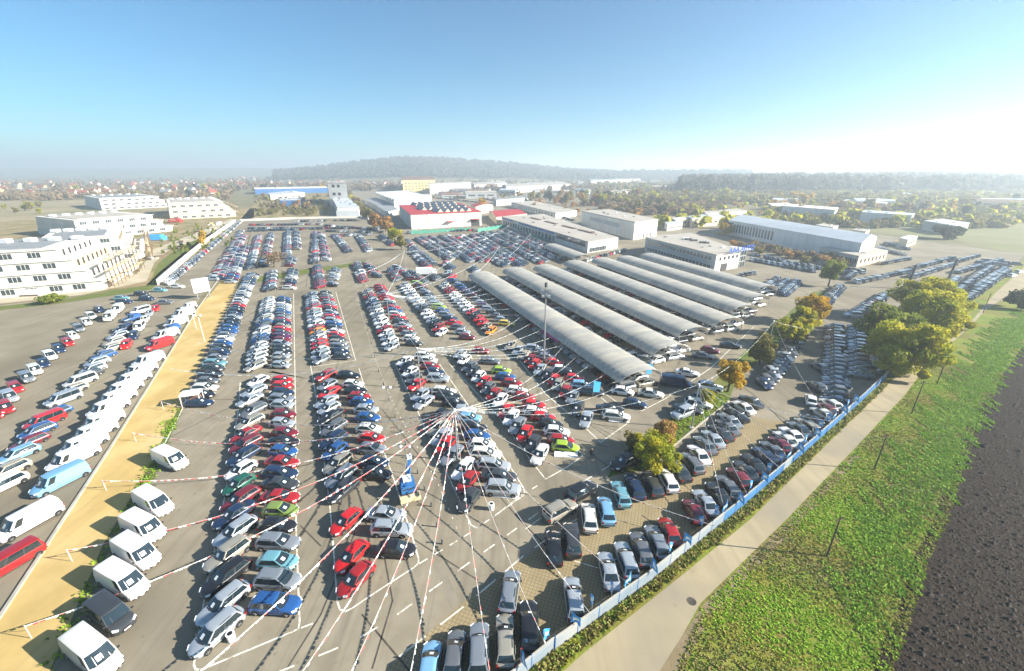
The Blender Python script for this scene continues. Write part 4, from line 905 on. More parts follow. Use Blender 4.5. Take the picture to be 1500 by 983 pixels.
# ------------------------------------------------------------------ buildings
def roofpoly(pxs, h): return [g(x, y, h) for x, y in pxs]
def frame(a, c):
    d = (c-a); L_ = d.length; d = d.normalized(); n = Vector((d.y, -d.x, 0)); return d, n, L_
def out_normal(a, c, cen):
    d, n, L_ = frame(a, c); m = (a+c)/2
    return (d, n, L_) if (m-cen).dot(n) > 0 else (d, -n, L_)
WM = {}
def pane(w, h, m='window'):
    k = (round(w,2), round(h,2), m)
    if k not in WM:
        b = MB(); b.box(-w/2, w/2, -.06, .0, -h/2, h/2)
        if m == 'window' and w > 1.4:
            for x in ((0,) if w < 3 else (-w/6, w/6)): b.box(x-.05, x+.05, -.09, -.0, -h/2, h/2, 1)
            for z in (-h/2-.06, h/2-.06): b.box(-w/2-.1, w/2+.1, -.10, 0, z, z+.12, 1)
        WM[k] = b.mesh('window', [M[m], M['white']])
    return WM[k]
def windows(root, a, c, cen, z, n, w, h, m='window', f0=.04, f1=.96, name='window', off=.03, skip=()):
    d, nn, L_ = out_normal(a, c, cen); rz = math.atan2(d.y, d.x)
    for k in range(n):
        if k in skip: continue
        s_ = f0+(f1-f0)*(k+.5)/n; p = a+d*(L_*s_)+nn*off
        link(name, pane(w, h, m), root, (p.x, p.y, z), rz)
def slab(root, name, a, c, cen, z0, z1, depth, m, f0=0, f1=1, off=0.0):
    d, nn, L_ = out_normal(a, c, cen); p, q = a+d*(L_*f0)+nn*off, a+d*(L_*f1)+nn*off; b = MB()
    b.prism([p, q, q+nn*depth, p+nn*depth], z0, z1); return b.build(name, m, root)
def hall(name, label, pxs, h, wm, rm, cat='building', group=None, over=.25, parapet=.0, ridge=None, rh=1.0):
    """flat or low pitched hall; pxs = roof corners as seen in the photograph"""
    P = roofpoly(pxs, h); root = thing(name, label, cat, (0,0,0), 0, group); cen = sum(P, Vector())/len(P)
    for p in P: p.z = 0
    cen.z = 0
    b = MB(); b.prism(P, 0, h-.02, cap=False); b.build('wall', wm, root)
    Q = [p+(p-cen).normalized()*over for p in P]; b = MB()
    if ridge is None: b.prism(Q, h, h+.35)
    else:
        i = ridge; A, B_, C, D = [Q[(i+k) % 4] for k in range(4)]; r0, r1 = (A+B_)/2, (C+D)/2
        v = [(A.x,A.y,h),(B_.x,B_.y,h),(C.x,C.y,h),(D.x,D.y,h),(r0.x,r0.y,h+rh),(r1.x,r1.y,h+rh)]
        b.add(v, [(1,2,5,4),(3,0,4,5),(0,1,2,3)])
        g_ = MB(); g_.add(v, [(0,1,4),(2,3,5)]); g_.build('gable', wm, root)
    b.build('roof', rm, root)
    j = MB(); v = MB()
    for i in range(len(P)):
        a, c = P[i], P[(i+1) % len(P)]; d, nn, L_ = out_normal(a, c, cen); n = int(L_/5)
        for k in range(1, n): p = a+d*(L_*k/n)+nn*.02; j.beam((p.x,p.y,.1), (p.x,p.y,h-.1), .09, .09)
        p, q = a+nn*.12, c+nn*.12; j.beam((p.x,p.y,h-.12), (q.x,q.y,h-.12), .16, .2)
    j.build('cladding_joint', M['greywall'] if wm is not M['greywall'] else M['steel'], root)
    if ridge is None:
        rr = random.Random(int(P[0].x*7)); span = (P[1]-P[0]).length
        for k in range(min(9, int(span/9))):
            u, w_ = rr.uniform(.1,.9), rr.uniform(.2,.8); p = (P[0].lerp(P[1], u)).lerp(P[3].lerp(P[2], u), w_); s_ = rr.uniform(.4,1.1); v = MB(); v.box(p.x-s_,p.x+s_,p.y-s_*.7,p.y+s_*.7,h+.34,h+.5+s_*.6); v.build('roof_vent', M[rr.choice(['steel','paper','darksteel','grey_roof'])], root)
    return root, P, cen
# --- dealership office with the roof letters
root, P, cen = hall('office', 'two storey flat roofed sales office with blue roof letters', [(946,348.5),(1049,374),(1085,368),(1012,342)], 7.2, M['greywall'], M['flat_roof'], over=.5)
for z in (2.0, 5.5): windows(root, P[0], P[1], cen, z, 20, 1.5, 1.7)
for z in (5.4,): windows(root, P[1], P[2], cen, z, 6, 1.5, 1.5, f1=.8)
slab(root, 'facade_panel', P[1], P[2], cen, .3, 6.9, .12, M['white'], 0.01, .99, .02)
for z in (5.4,): windows(root, P[1], P[2], cen, z, 5, 1.3, 1.4, f0=.1, f1=.95, off=.17)
windows(root, P[1], P[2], cen, 1.7, 1, 4.5, 3.0, 'dark', .2, .55, 'doorway', .2)
d, nn, L_ = out_normal(P[1], P[2], cen); a = P[2]; b = MB(); q = [a-d*.2, a+d*8.5, a+d*8.5-nn*9, a-d*.2-nn*9]; b.prism(q, 7.22, 7.5); b.build('entrance_roof', M['white'], root)
b = MB(); b.prism([a+d*.2-nn*.8, a+d*6-nn*.8, a+d*6-nn*8, a+d*.2-nn*8], 0.1, 7.0); b.build('glass_hall', M['window'], root)
for k in range(4):
    b = MB(); p = a+d*(.3+k*1.9)-nn*.7; b.box(p.x-.1,p.x+.1,p.y-.1,p.y+.1,0,7.2); b.build('mullion', M['white'], root)
for z in (2.4,4.8): b = MB(); b.beam(a+d*.2-nn*.7+Vector((0,0,z)), a+d*6-nn*.7+Vector((0,0,z)), .15); b.build('transom', M['white'], root)
for f in (.3,.34,.42,.55):
    b = MB(); p = P[0].lerp(P[1], f)-nn*0+ (P[3]-P[0])*(.45); b.box(p.x-1.6,p.x+1.6,p.y-.8,p.y+.8,7.55,8.3); b.build('roof_unit', M['darksteel'] if f != .3 else M['paper'], root)
sa, sb = g(1068,371,7.6), g(1102,366,7.6)
sd_, sn, sl = frame(sa, sb); sn = sn if sn.y < 0 else -sn
sr = thing('roof_sign', 'blue AAA AUTO letters standing on the office roof', 'sign', (sa.x, sa.y, 7.5), math.atan2(sd_.y, sd_.x))
x = 0
for k, chx in enumerate('AAA AUTO'):
    if chx == ' ': x += .8; continue
    cu = bpy.data.curves.new('letter', 'FONT'); cu.body = chx; cu.size = 3.0; cu.extrude = .06; cu.offset = .06; cu.shear = .05
    co = bpy.data.objects.new('letter', cu); COL.objects.link(co); me = bpy.data.meshes.new_from_object(co.evaluated_get(bpy.context.evaluated_depsgraph_get())); bpy.data.objects.remove(co); me.materials.clear(); me.materials.append(M['sign_blue']); o = link('letter', me, sr, (x, 0, .25)); o.rotation_euler = (math.pi/2, 0, 0); x += 2.3
b = MB(); b.beam((0,.1,.2),(x,.1,.2),.15); b.build('rail', M['steel'], sr)
for xx in np.linspace(0, x, 6): b = MB(); b.beam((xx,.15,0),(xx,.15,2.4),.08); b.build('support', M['steel'], sr)
# --- white box hall
root, P, cen = hall('warehouse', 'plain white box warehouse with one dark strip window', [(852.5,309.5),(930,326),(964,321.5),(892,307)], 10.4, M['white'], M['flat_roof'])
windows(root, P[0], P[1], cen, 6.6, 1, 46, 2.6, 'greywall', .13, .83, 'strip_window'); windows(root, P[1], P[2], cen, 1.6, 3, 1.2, 2.6, 'dark', .35, .8, 'door')
# --- blue and white workshop
root, P, cen = hall('workshop', 'long white workshop with blue fascia and roof lights', [(735,318),(861.5,355),(905.5,348.5),(796,314)], 5.6, M['white'], M['flat_roof'])
slab(root, 'fascia', P[0], P[1], cen, 4.4, 5.7, .3, M['blue'], .0, .18); slab(root, 'fascia', P[0], P[1], cen, 4.4, 5.7, .3, M['blue'], .28, .70); slab(root, 'fascia', P[0], P[1], cen, 3.0, 5.3, .3, M['window'], .73, .98)
windows(root, P[0], P[1], cen, 2.0, 18, 3.0, 3.2, 'window', .02, .72); windows(root, P[1], P[2], cen, 1.5, 5, 2.4, 2.2, 'window', .05, .6)
for f in (.22,.42,.62,.78):
    p = P[0].lerp(P[1], f)+(P[3]-P[0])*.45; d, nn, L_ = out_normal(P[0], P[1], cen); b = MB(); b.prism([p-d*9-nn*1, p+d*9-nn*1, p+d*9+nn*1, p-d*9+nn*1], 5.97, 6.4); b.build('roof_light', M['brown_roof'], root)
# --- further halls on that side
root, P, cen = hall('row_building', 'low row building with grey roof behind the workshop', [(749,296.5),(814,312.5),(845,308.5),(781,294.5)], 5.0, M['white'], M['flat_roof']); windows(root, P[0], P[1], cen, 2.6, 16, 2.4, 2.2)
root, P, cen = hall('office_block', 'grey two storey block with white window bands', [(722,291),(727,293),(776,289),(772,286.5)], 7.0, M['greywall'], M['grey_roof']); windows(root, P[1], P[2], cen, 5.0, 8, 4.5, 2, 'paper')
root, P, cen = hall('red_hall', 'white hall with red roof and rows of grey skylights', [(584.5,301),(601.5,314.5),(705,310),(672,298)], 10.3, M['white'], M['red_roof'], over=.6)
d, nn, L_ = out_normal(P[1], P[2], cen); back = (P[0]-P[1]); M['steel_sky'] = mat('skylight_sheet', (.30,.32,.33), rough=.5)
for j, (vf, hs) in enumerate(((.06,1),(.32,1),(.58,1),(.84,1))):
    for k in range(8):
        f = .10+.105*k+(j*.06 if j else .22)
        if f > .93 or f < (.34 if j == 0 else .24): continue
        p = P[1].lerp(P[2], f)+back*vf; w_ = L_*.036; dv = -nn*back.length*.2
        b = MB(); v = [p-d*w_, p+d*w_, p+d*w_+dv, p-d*w_+dv]; V = [(q.x,q.y,10.68) for q in v]+[(p.x,p.y,13.0),((p+dv).x,(p+dv).y,13.0)]
        b.add(V, [(1,2,5,4),(3,0,4,5)], 0); b.add(V, [(0,1,4),(2,3,5)], 1); b.build('skylight', [M['steel_sky'], M['cream']], root)
slab(root, 'door_canopy', P[1], P[2], cen, 4.2, 4.6, 3, M['red_roof'], .48, .58); slab(root, 'door_canopy', P[1], P[2], cen, 5.0, 5.4, 3, M['red_roof'], .84, .97); windows(root, P[1], P[2], cen, 2.2, 1, 7, 4.4, 'dark', .86, .95, 'doorway')
for f in (.03,.22,.40,.55,.75): slab(root, 'downpipe', P[1], P[2], cen, 0, 10.1, .2, M['greywall'], f, f+.006)
hall('red_annex', 'low white annex with red roof beside the red hall', [(716,309),(727,318),(772,313),(750,306)], 5.5, M['cream'], M['red_roof'], ridge=0, rh=1.6)
hall('shed', 'small white shed with red roof behind the red hall', [(690,300),(697,303),(722,300),(712,297)], 7, M['cream'], M['red_roof'], ridge=1, rh=1.5)
root, P, cen = hall('sawtooth_hall', 'big grey sawtooth roofed factory hall behind the red hall', [(548,283),(577,294.5),(632,290),(600,279)], 10, M['white'], M['grey_roof'])
d, nn, L_ = out_normal(P[1], P[2], cen); back = P[0]-P[1]
for k in range(9):
    p = P[1]+back*(k/9); q = P[2]+back*(k/9); e = back/9; b = MB()
    b.add([(p.x,p.y,10.36),(q.x,q.y,10.36),(q.x,q.y,12.4),(p.x,p.y,12.4),((p+e).x,(p+e).y,10.36),((q+e).x,(q+e).y,10.36)], [(0,1,2,3),(3,2,5,4),(0,3,4),(1,5,2)]); b.build('roof_tooth', M['grey_roof'], root)
hall('long_shed', 'long low grey shed in shade beside the orange trees', [(534,292),(566,310),(583,306),(552,289)], 5, M['greywall'], M['grey_roof'], ridge=0, rh=1)
root, P, cen = hall('silo_tower', 'tall pale tower block with small square windows', [(478.5,266),(479.5,268),(507,268),(505,265)], 26, M['white'], M['flat_roof'], over=.1)
for z in (22.5, 13.5): windows(root, P[1], P[2], cen, z, 2, 3.2, 3.2, 'dark', .15, .7)
root, P, cen = hall('mill_hall', 'pale hall with stepped roof in front of the tower', [(486,290),(493.5,303.5),(526,303),(508,288.5)], 8, M['white'], M['metal_roof'], over=.2); windows(root, P[1], P[2], cen, 2.4, 5, 2, 1.8, 'dark', .1, .9); slab(root, 'lean_to', P[1], P[2], cen, 0, 5.2, 7, M['metal_roof'])
hall('blue_hall', 'low white hall with blue doors left of the tower', [(392,283),(396,286.5),(446,282),(430,279.5)], 6, M['white'], M['metal_roof'])
hall('blue_front_hall', 'pale blue fronted store with white roof', [(408,291),(410,293.5),(438,293),(444,290)], 7, M['blue'], M['metal_roof'])
hall('blue_strip_hall', 'long hall with blue strip front far behind the tower', [(372,275),(373,277),(480,275),(478,273)], 9, M['blue'], M['white'])
root, P, cen = hall('apartment_block', 'yellow apartment block with dark roof', [(589,262.5),(589.5,264),(637,263.5),(634,262)], 22, M['yellow'], M['brown_roof'], ridge=0, rh=6)
for z in (5, 10.5, 16): windows(root, P[1], P[2], cen, z, 9, 4, 2.6)
root, P, cen = hall('panel_block', 'grey panel office block with a grid of windows', [(628,268),(629,270),(690,267.5),(686,266)], 17, M['greywall'], M['flat_roof'])
for z in (5, 9.5, 14): windows(root, P[1], P[2], cen, z, 12, 6, 2.6, 'paper')
FARH = [('white_hall','broad white distribution hall with ribbed roof',[(738,270),(742,274),(838,270),(822,266)],11,'white','flat_roof'), ('white_hall','white hall with grey roof before the trees',[(886,280),(892,283),(931,280),(924,277)],8,'white','flat_roof'),
 ('white_hall','long white hall near the far wood',[(862,262),(866,265),(938,262),(925,258)],10,'white','grey_roof'), ('store','cream store between the trees',[(984,320),(990,323),(1024,319),(1016,316.5)],5,'cream','white'),
 ('store','white flat store behind the office car park',[(1008,317),(1014,321),(1062,318),(1050,313)],6,'cream','metal_roof'), ('store','white store with sloping roof',[(1030,310),(1034,313),(1094,309),(1080,306)],7,'white','flat_roof'),
 ('store','small white house like store among parked cars',[(974,326),(978,330),(1000,327),(996,324)],4,'white','metal_roof'), ('far_hall','white hall with ridged roof facing the far wood',[(1146.5,302),(1223,308),(1228,304.5),(1154,299)],9,'metal_roof','white'),
 ('far_hall','pale blue long hall beyond the meadow',[(1262,311),(1336,316),(1340,313),(1268,308)],8,'metal_roof','metal_roof'), ('far_hall','long flat white roofed shed by the wood',[(1235,294),(1298,298.5),(1300,296.5),(1240,292.5)],6,'greywall','white'),
 ('far_hall','grey shed at the meadow end',[(1354,324),(1398,331),(1420,327),(1380,321)],6,'greywall','metal_roof'), ('garage','small cream garage behind the long hall',[(1195,330),(1220,334),(1228,331),(1206,328)],4,'cream','flat_roof'),
 ('garage','small white garage beside the far yard',[(1248,337),(1268,340),(1274,337),(1256,335)],4,'cream','flat_roof'), ('garage','open sided white shelter on the far yard',[(1318,349),(1330,352),(1344,347),(1332,345)],4,'cream','white'),
 ('terminal','pale low hall by the yellow block',[(560,290),(562,292),(632,286),(628,284)],5,'white','flat_roof'), ('terminal','pale office right of the panel block',[(692,268),(695,271),(742,268),(738,265)],11,'greywall','flat_roof')]
for nm, lb, px_, h, w_, r__ in FARH:
    root, P, cen = hall(nm, lb, px_, h, M[w_], M[r__]); windows(root, P[1], P[2], cen, h*.5, 6, 2.5, h*.22)
rs = random.Random(21); HC = ['white','cream','greywall','metal_roof']; RC = ['flat_roof','metal_roof','white','grey_roof','brown_roof','tile_roof']; done = []
ADJ = ['plain','squat','narrow','wide','ribbed','dull']
for k in range(80):
    for _ in range(40):
        x, y = (rs.uniform(690,1130), rs.uniform(256,284)) if k % 4 else (rs.uniform(1100,1480), rs.uniform(284,312)) if k % 8 else (rs.uniform(640,760), rs.uniform(276,292))
        p = g(x, y)
        if all((p-q).length > 34 for q in done): break
    done.append(p); w_, d_, h_ = rs.uniform(9,24), rs.uniform(6,11), rs.uniform(4,9); wm, rm = rs.choice(HC), rs.choice(RC)
    nm = {'white':'white','cream':'cream','greywall':'grey','metal_roof':'pale blue grey'}; rn = {'flat_roof':'flat grey','metal_roof':'pale sheet','white':'white','grey_roof':'dark grey','brown_roof':'brown','tile_roof':'red'}
    r_ = thing('shed', f"{nm[wm]} industrial shed with {rn[rm]} roof among the far trees", 'shed', p, rs.choice([-.45,-.3,.2,.35,-.4]), f'far sheds, {nm[wm]} with {rn[rm]} roof')
    b = MB(); b.box(-w_,w_,-d_,d_,0,h_); b.build('wall', M[wm], r_); b = MB(); b.add([(-w_-.4,-d_-.4,h_),(w_+.4,-d_-.4,h_),(w_+.4,0,h_+2.2),(-w_-.4,0,h_+2.2),(-w_-.4,d_+.4,h_),(w_+.4,d_+.4,h_)], [(0,1,2,3),(3,2,5,4)]); b.build('roof', M[rm], r_)
    for q in range(3): link('window', pane(w_*.42, h_*.26), r_, (-w_*.6+q*w_*.6, -d_-.03, h_*.55))
# --- long pale hall on the right and its shed
root, P, cen = hall('long_hall', 'very long pale blue grey hall with tall slit windows', [(1068,322.5),(1262,356),(1284,347),(1100,317)], 9, M['metal_roof'], M['metal_roof'], ridge=1, rh=2.6)
g_ = MB()
windows(root, P[0], P[1], cen, 4.6, 14, 1.3, 5.0, 'window', .06, .44); windows(root, P[1], P[2], cen, 2, 1, .01, .01, 'white')
slab(root, 'end_wall', P[1], P[2], cen, 0, 9, .2, M['white']); windows(root, P[0], P[1], cen, 7, 1, 6, 1.6, 'dark', .0, .05, 'sign_plate')
root, P, cen = hall('annex', 'flat roofed annex in front of the long hall', [(1201,364),(1258,376),(1300,368),(1246,358)], 4.5, M['greywall'], M['flat_roof']); windows(root, P[1], P[2], cen, 2.2, 7, 1.6, 2.0, 'dark'); slab(root, 'end_wall', P[1], P[2], cen, 0, 4.3, .15, M['cream']); windows(root, P[1], P[2], cen, 2.3, 7, 1.3, 1.8, 'dark', off=.2); windows(root, P[0], P[1], cen, 2.2, 8, 3.0, 2.2)
# --- terraced flats under construction
def terrace(label, pxf, depth, floors, fh, wm, rm, raw, skipw=0, group='terraced flats under construction'):
    a, c = g(*pxf[0]), g(*pxf[1]); d, nn, L_ = frame(a, c); nn = nn if nn.y < 0 else -nn; back = -nn
    root = thing('terraced_flats', label, 'building', (0,0,0), 0, group); h = floors*fh
    for f in range(floors):
        set_ = 2.6*f
        P = [a+d*(set_*.2)+back*set_, c-d*(set_*1.5)+back*set_, c-d*(set_*1.5)+back*depth, a+d*(set_*.2)+back*depth]; cen = sum(P, Vector())/4
        b = MB(); b.prism(P, f*fh, (f+1)*fh-.25, 0); b.build('storey', wm if f % 2 == 0 or not raw else wm, root)
        b = MB(); Q = [P[0]+nn*.7, P[1]+nn*.7+d*.8, P[2]+d*.8, P[3]]; b.prism(Q, (f+1)*fh-.25, (f+1)*fh); b.build('floor_slab', M['white'], root)
        n = max(4, int((P[1]-P[0]).length/6.5)); windows(root, P[0], P[1], cen, f*fh+1.7, n, 3.2, 1.9, 'window', .02, .94, skip=(2,) if f == 1 else ())
        e = max(3, int((P[2]-P[1]).length/5)); windows(root, P[1], P[2], cen, f*fh+1.6, e, 1.8, 2.3, 'dark', .04, .9, 'opening')
        slab(root, 'raw_wall', P[1], P[2], cen, f*fh+.1, (f+1)*fh-.3, .25, M['tan'] if f in raw else M['white'], .02, .98, .02)
        windows(root, P[1], P[2], cen, f*fh+1.6, e, 1.6, 2.2, 'dark', .06, .9, 'opening', .32)
        b = MB()
        if f: p, q = Q[0]+back*.05, Q[1]+back*.05; b.beam(p+Vector((0,0,f*fh+.55)), q+Vector((0,0,f*fh+.45)), .06, .08); b.beam(p+Vector((0,0,f*fh+.9)), q+Vector((0,0,f*fh+.9)), .06, .08); b.build('railing', M['darksteel'], root)
    sc = MB(); pl = MB()
    for k in range(10):
        for dd in (1.0, 2.4):
            f_ = k/9; zt = fh*(2+ (k*7 % 5)/2.2); p = c+back*(depth*.9*f_)+d*(dd+.8); sc.tube([(p.x,p.y,0),(p.x,p.y,min(zt, floors*fh))], .12, 4)
    for f in range(1, floors):
        for k in range(9):
            if (k*3+f*5) % 7 == 0: continue
            p, q = c+back*(depth*.9*k/9)+d*2.5, c+back*(depth*.9*(k+1)/9)+d*2.5; z = Vector((0,0,f*fh-.6)); pl.beam(p+z, q+z, 1.5, .12); sc.beam(p+z+Vector((0,0,1.1)), q+z+Vector((0,0,1.1)), .12)
    sc.build('scaffold', M['wood'], root); pl.build('scaffold_deck', M['tan'], root)
    b = MB(); set_ = 2.6*(floors-1)+3; P = [a+back*set_+d*4, c-d*(set_*1.5)+back*set_, c-d*(set_*1.5)+back*(depth-1), a+back*(depth-1)+d*4]; b.prism(P, h, h+.3); b.build('roof', rm, root)
    for k in range(6):
        b = MB(); p = a.lerp(c, .1+.13*k)+back*(depth*.75); b.box(p.x-1.5,p.x+1.5,p.y-1.2,p.y+1.2,h+.3,h+1.6); b.build('roof_bundle', M['paper'], root)
    return root
terrace('nearest white terraced flats with long balconies and dark windows', ((-170,452),(152,424)), 42, 4, 3.5, M['white'], M['grey_roof'], (2,))
terrace('second white terraced flats with ochre scaffold end beyond the nearest block', ((60,392),(212,378)), 50, 3, 3.6, M['white'], M['grey_roof'], (1,2))
terrace('third terraced flats with pale grey roof behind the scaffold', ((120,352),(254,338)), 60, 3, 3.8, M['white'], M['flat_roof'], (1,2))
terrace('far terraced flats with brown balconies beside the lot corner', ((250,322),(346,317)), 90, 3, 4.4, M['cream'], M['flat_roof'], (1,2))
terrace('low far terraced flats with grey roof next to the field', ((150,308),(250,303)), 90, 3, 4.0, M['white'], M['grey_roof'], (1,))
for k, (q, w_, m_, t_) in enumerate((((20,432),9,'paper','big white tarpaulin heap at the foot of the nearest flats'), ((228,352),5,'skyblue','blue tarpaulin stack by the second flats'), ((258,326),4,'red_roof','red site container beside the third flats'))):
    p = g(*q); r_ = thing('site_stack', t_, 'stack', p, .2); b = MB(); b.prism([(-w_,-3),(w_,-3),(w_,3),(-w_,3)],0,2.2); b.prism([(-w_*.8,-2.3),(w_*.8,-2.3),(w_*.8,2.3),(-w_*.8,2.3)],2.2,3.4); b.build('cover', M[m_], r_); b = MB(); b.box(-w_-.2,w_+.2,-3.2,-3.02,0,.5); b.build('pallet', M['wood'], r_)
for k in range(34):                                     # loose building material on the site
    q = (RN.uniform(150,330), 0); q = (q[0], 430-(q[0]-150)*.55+RN.uniform(-16,-4)); p = g(*q); s_ = RN.uniform(.5,1.5)
    o = MB(); o.prism([(-s_*1.4,-s_*.6),(s_*1.4,-s_*.6),(s_*1.2,s_*.6),(-s_*1.3,s_*.5)],0,s_*.8); o = o.build('material_pile', M[(mk := RN.choice(['wood','paper','tan','darksteel','brown_roof']))]); o.location = p; o.rotation_euler = (0,0,RN.uniform(0,3)); zn = 'nearest' if q[0] < 190 else 'second' if q[0] < 245 else 'third' if q[0] < 290 else 'far'; mw = {'wood':'timber','paper':'white sheeting','tan':'ochre blocks','darksteel':'dark steel','brown_roof':'brown tiles'}[mk]; tag(o, f'small pile of {mw} on the dirt beside the {zn} flats', 'pile', f'piles of {mw} beside the {zn} flats')
# green netting and clutter in front of the red hall
for k, (a, c) in enumerate((((602,343),(690,338)), ((700,340),(742,333)), ((772,345),(800,354)))):
    A, C = g(*a), g(*c); b = MB(); n = 24
    for i in range(n):
        p, q = A.lerp(C, i/n), A.lerp(C, (i+1)/n); z = 2.2+.4*math.sin(i*1.7); b.quad((p.x,p.y,0),(q.x,q.y,0),(q.x,q.y,z),(p.x,p.y,z)); b.quad((p.x,p.y+1.4,z-.2),(p.x,p.y,z),(q.x,q.y,z),(q.x,q.y+1.4,z-.2))
    r_ = thing('net_fence', ['long green net fence before the red roofed hall','green net fence by the workshop end','short green net fence under the workshop masts'][k], 'fence', (0,0,0)); b.build('net', M['green_net'], r_); b = MB()
    for i in range(0, n+1, 3): p = A.lerp(C, i/n); b.tube([(p.x,p.y,0),(p.x,p.y,2.8)], .08, 6)
    b.build('posts', M['steel'], r_)
# --- village houses: each a thing with wall, roof and chimney
HM = {}
def house_mesh(w, d, h, rh, wm, rm):
    k = (w, d, h, rh, wm, rm)
    if k not in HM:
        b = MB(); b.box(-w/2,w/2,-d/2,d/2,0,h); b.add([(-w/2,-d/2,h),(-w/2,d/2,h),(-w/2,0,h+rh),(w/2,-d/2,h),(w/2,d/2,h),(w/2,0,h+rh)], [(0,2,1),(3,4,5)]); wall_ = b.mesh('wall', M[wm])
        b = MB(); e = .5; b.add([(-w/2-e,-d/2-e,h-.3),(w/2+e,-d/2-e,h-.3),(w/2+e,0,h+rh),(-w/2-e,0,h+rh),(-w/2-e,d/2+e,h-.3),(w/2+e,d/2+e,h-.3)], [(0,1,2,3),(3,2,5,4)]); roof_ = b.mesh('roof', M[rm])
        b = MB()
        for x in (-w*.28, 0, w*.28):
            for z in ([h*.5] if h < 4.5 else [h*.28, h*.72]): b.box(x-.6,x+.6,-d/2-.04,-d/2,z-.7,z+.7)
        win_ = b.mesh('windows', M['window']); b = MB(); b.box(w*.2,w*.2+.7,-.35,.35,h+rh*.5,h+rh+.9); ch = b.mesh('chimney', M['tile_roof']); HM[k] = (wall_, roof_, win_, ch)
    return HM[k]
def houses(n, poly, seed, zone, group):
    r = random.Random(seed); done = []
    tries = 0
    while len(done) < n and tries < n*60:
        tries += 1; x = r.uniform(poly[0], poly[1]); y = r.uniform(poly[2], poly[3]); y = poly[2]+(y-poly[2])**1.0
        p = g(x, y)
        if any((p-q).length < 17 for q in done): continue
        done.append(p); wm = r.choice(['white','white','cream','cream','yellow','white']); rm = r.choice(['tile_roof','tile_roof','brown_roof','tile_roof','grey_roof'])
        w, d, h, rh = r.choice([(12,9,5.5,4),(10,9,5,4.5),(15,10,6,4.5)]); ms = house_mesh(w,d,h,rh,wm,rm)
        lab = f"{ {'white':'white','cream':'cream','yellow':'yellow'}[wm]} house with { {'tile_roof':'red tiled','brown_roof':'brown','grey_roof':'grey'}[rm]} roof {zone}"
        o = thing('house', lab, 'house', p, r.choice([0,.25,-.3,1.4,1.7,.1]), group+', '+wm+' with '+rm.replace('_',' '))
        ro = None
        for nm, me in zip(('wall','roof','windows'), ms[:3]): q = link(nm, me, o); ro = q if nm == 'roof' else ro
        link('chimney', ms[3], ro)
houses(70, (-40,330,268,289), 3, 'in the village beyond the stubble field', 'village houses beyond the field')
houses(75, (330,590,260,274), 4, 'in the village before the wooded hill', 'village houses before the hill')
houses(55, (590,860,254,262), 5, 'in the village below the hill slope', 'village houses below the slope')
# far tower blocks in the haze
for k in range(9):
    p = g(885+k*22+RN.uniform(-6,6), 254.5); w_ = RN.uniform(18,40); h = RN.uniform(34,58); r_ = thing('tower_block', 'hazy pale tower block far off on the skyline', 'tower block', p, RN.uniform(-.3,.3), 'tower blocks on the skyline')
    b = MB(); b.box(-w_,w_,-9,9,0,h); b.build('wall', M['greywall'], r_); b = MB(); b.box(-w_-.5,w_+.5,-9.5,9.5,h,h+2); b.build('roof', M['flat_roof'], r_)
# ------------------------------------------------------------------ trees and plants
LEAF = {'green': leafmat('leaf_green', (.13,.18,.025), (.26,.28,.035), .5, .45), 'ygreen': leafmat('leaf_yellow_green', (.26,.30,.025), (.52,.45,.03), .35, .5), 'yellow': leafmat('leaf_yellow', (.58,.36,.02), (.42,.30,.035), .4),
        'orange': leafmat('leaf_orange', (.46,.23,.07), (.33,.22,.07), .4), 'olive': leafmat('leaf_olive', (.16,.155,.04), (.25,.20,.06), .4), 'brown': leafmat('leaf_brown', (.20,.14,.085), (.27,.20,.11), .4), 'dark': leafmat('leaf_dark', (.025,.045,.02), (.05,.065,.025), .4), 'wood': leafmat('leaf_far_wood', (.13,.115,.08), (.09,.095,.06), .012)}
def crown_arrays(rng, n, R, Hc, zc, size, clumps=12):
    c = rng.normal(size=(clumps, 3)); c /= np.linalg.norm(c, axis=1)[:,None]; c *= (rng.random((clumps,1))**.35)*(.72 if clumps < 25 else .84)*(.8+.35*rng.random((clumps,1)))
    c = np.concatenate([c, [[0,0,.15]]]); idx = rng.integers(0, len(c), n); d = rng.normal(size=(n,3)); d /= np.linalg.norm(d, axis=1)[:,None]
    rr = ((.25+.2*rng.random(len(c))) if clumps < 25 else (.12+.16*rng.random(len(c))))[idx]*(.55+.5*rng.random(n)**.6); P = c[idx]+d*rr[:,None]
    P = P*np.array([R,R,Hc/2])+np.array([0,0,zc])
    nrm = d*.7+rng.normal(size=(n,3))*.6; nrm /= np.linalg.norm(nrm, axis=1)[:,None]
    t = np.cross(nrm, rng.normal(size=(n,3))); t /= np.linalg.norm(t, axis=1)[:,None]; u = np.cross(nrm, t); s = size*(.6+.8*rng.random(n))[:,None]
    V = np.stack([P-t*s-u*s*.6, P+t*s*.2-u*s, P+t*s+u*s*.5, P-t*s*.3+u*s], 1).reshape(-1,3)
    return V, np.arange(4*n).reshape(n,4)
CM = {}
def crown_mesh(key, seed, n, R, Hc, zc, size, leaf, clumps=12):
    k = (key, seed, leaf)
    if k not in CM:
        V, F = crown_arrays(np.random.default_rng(seed), n, R, Hc, zc, size, clumps); CM[k] = big_mesh('crown', V, F, [LEAF[leaf]])
    return CM[k]
TMs = {}
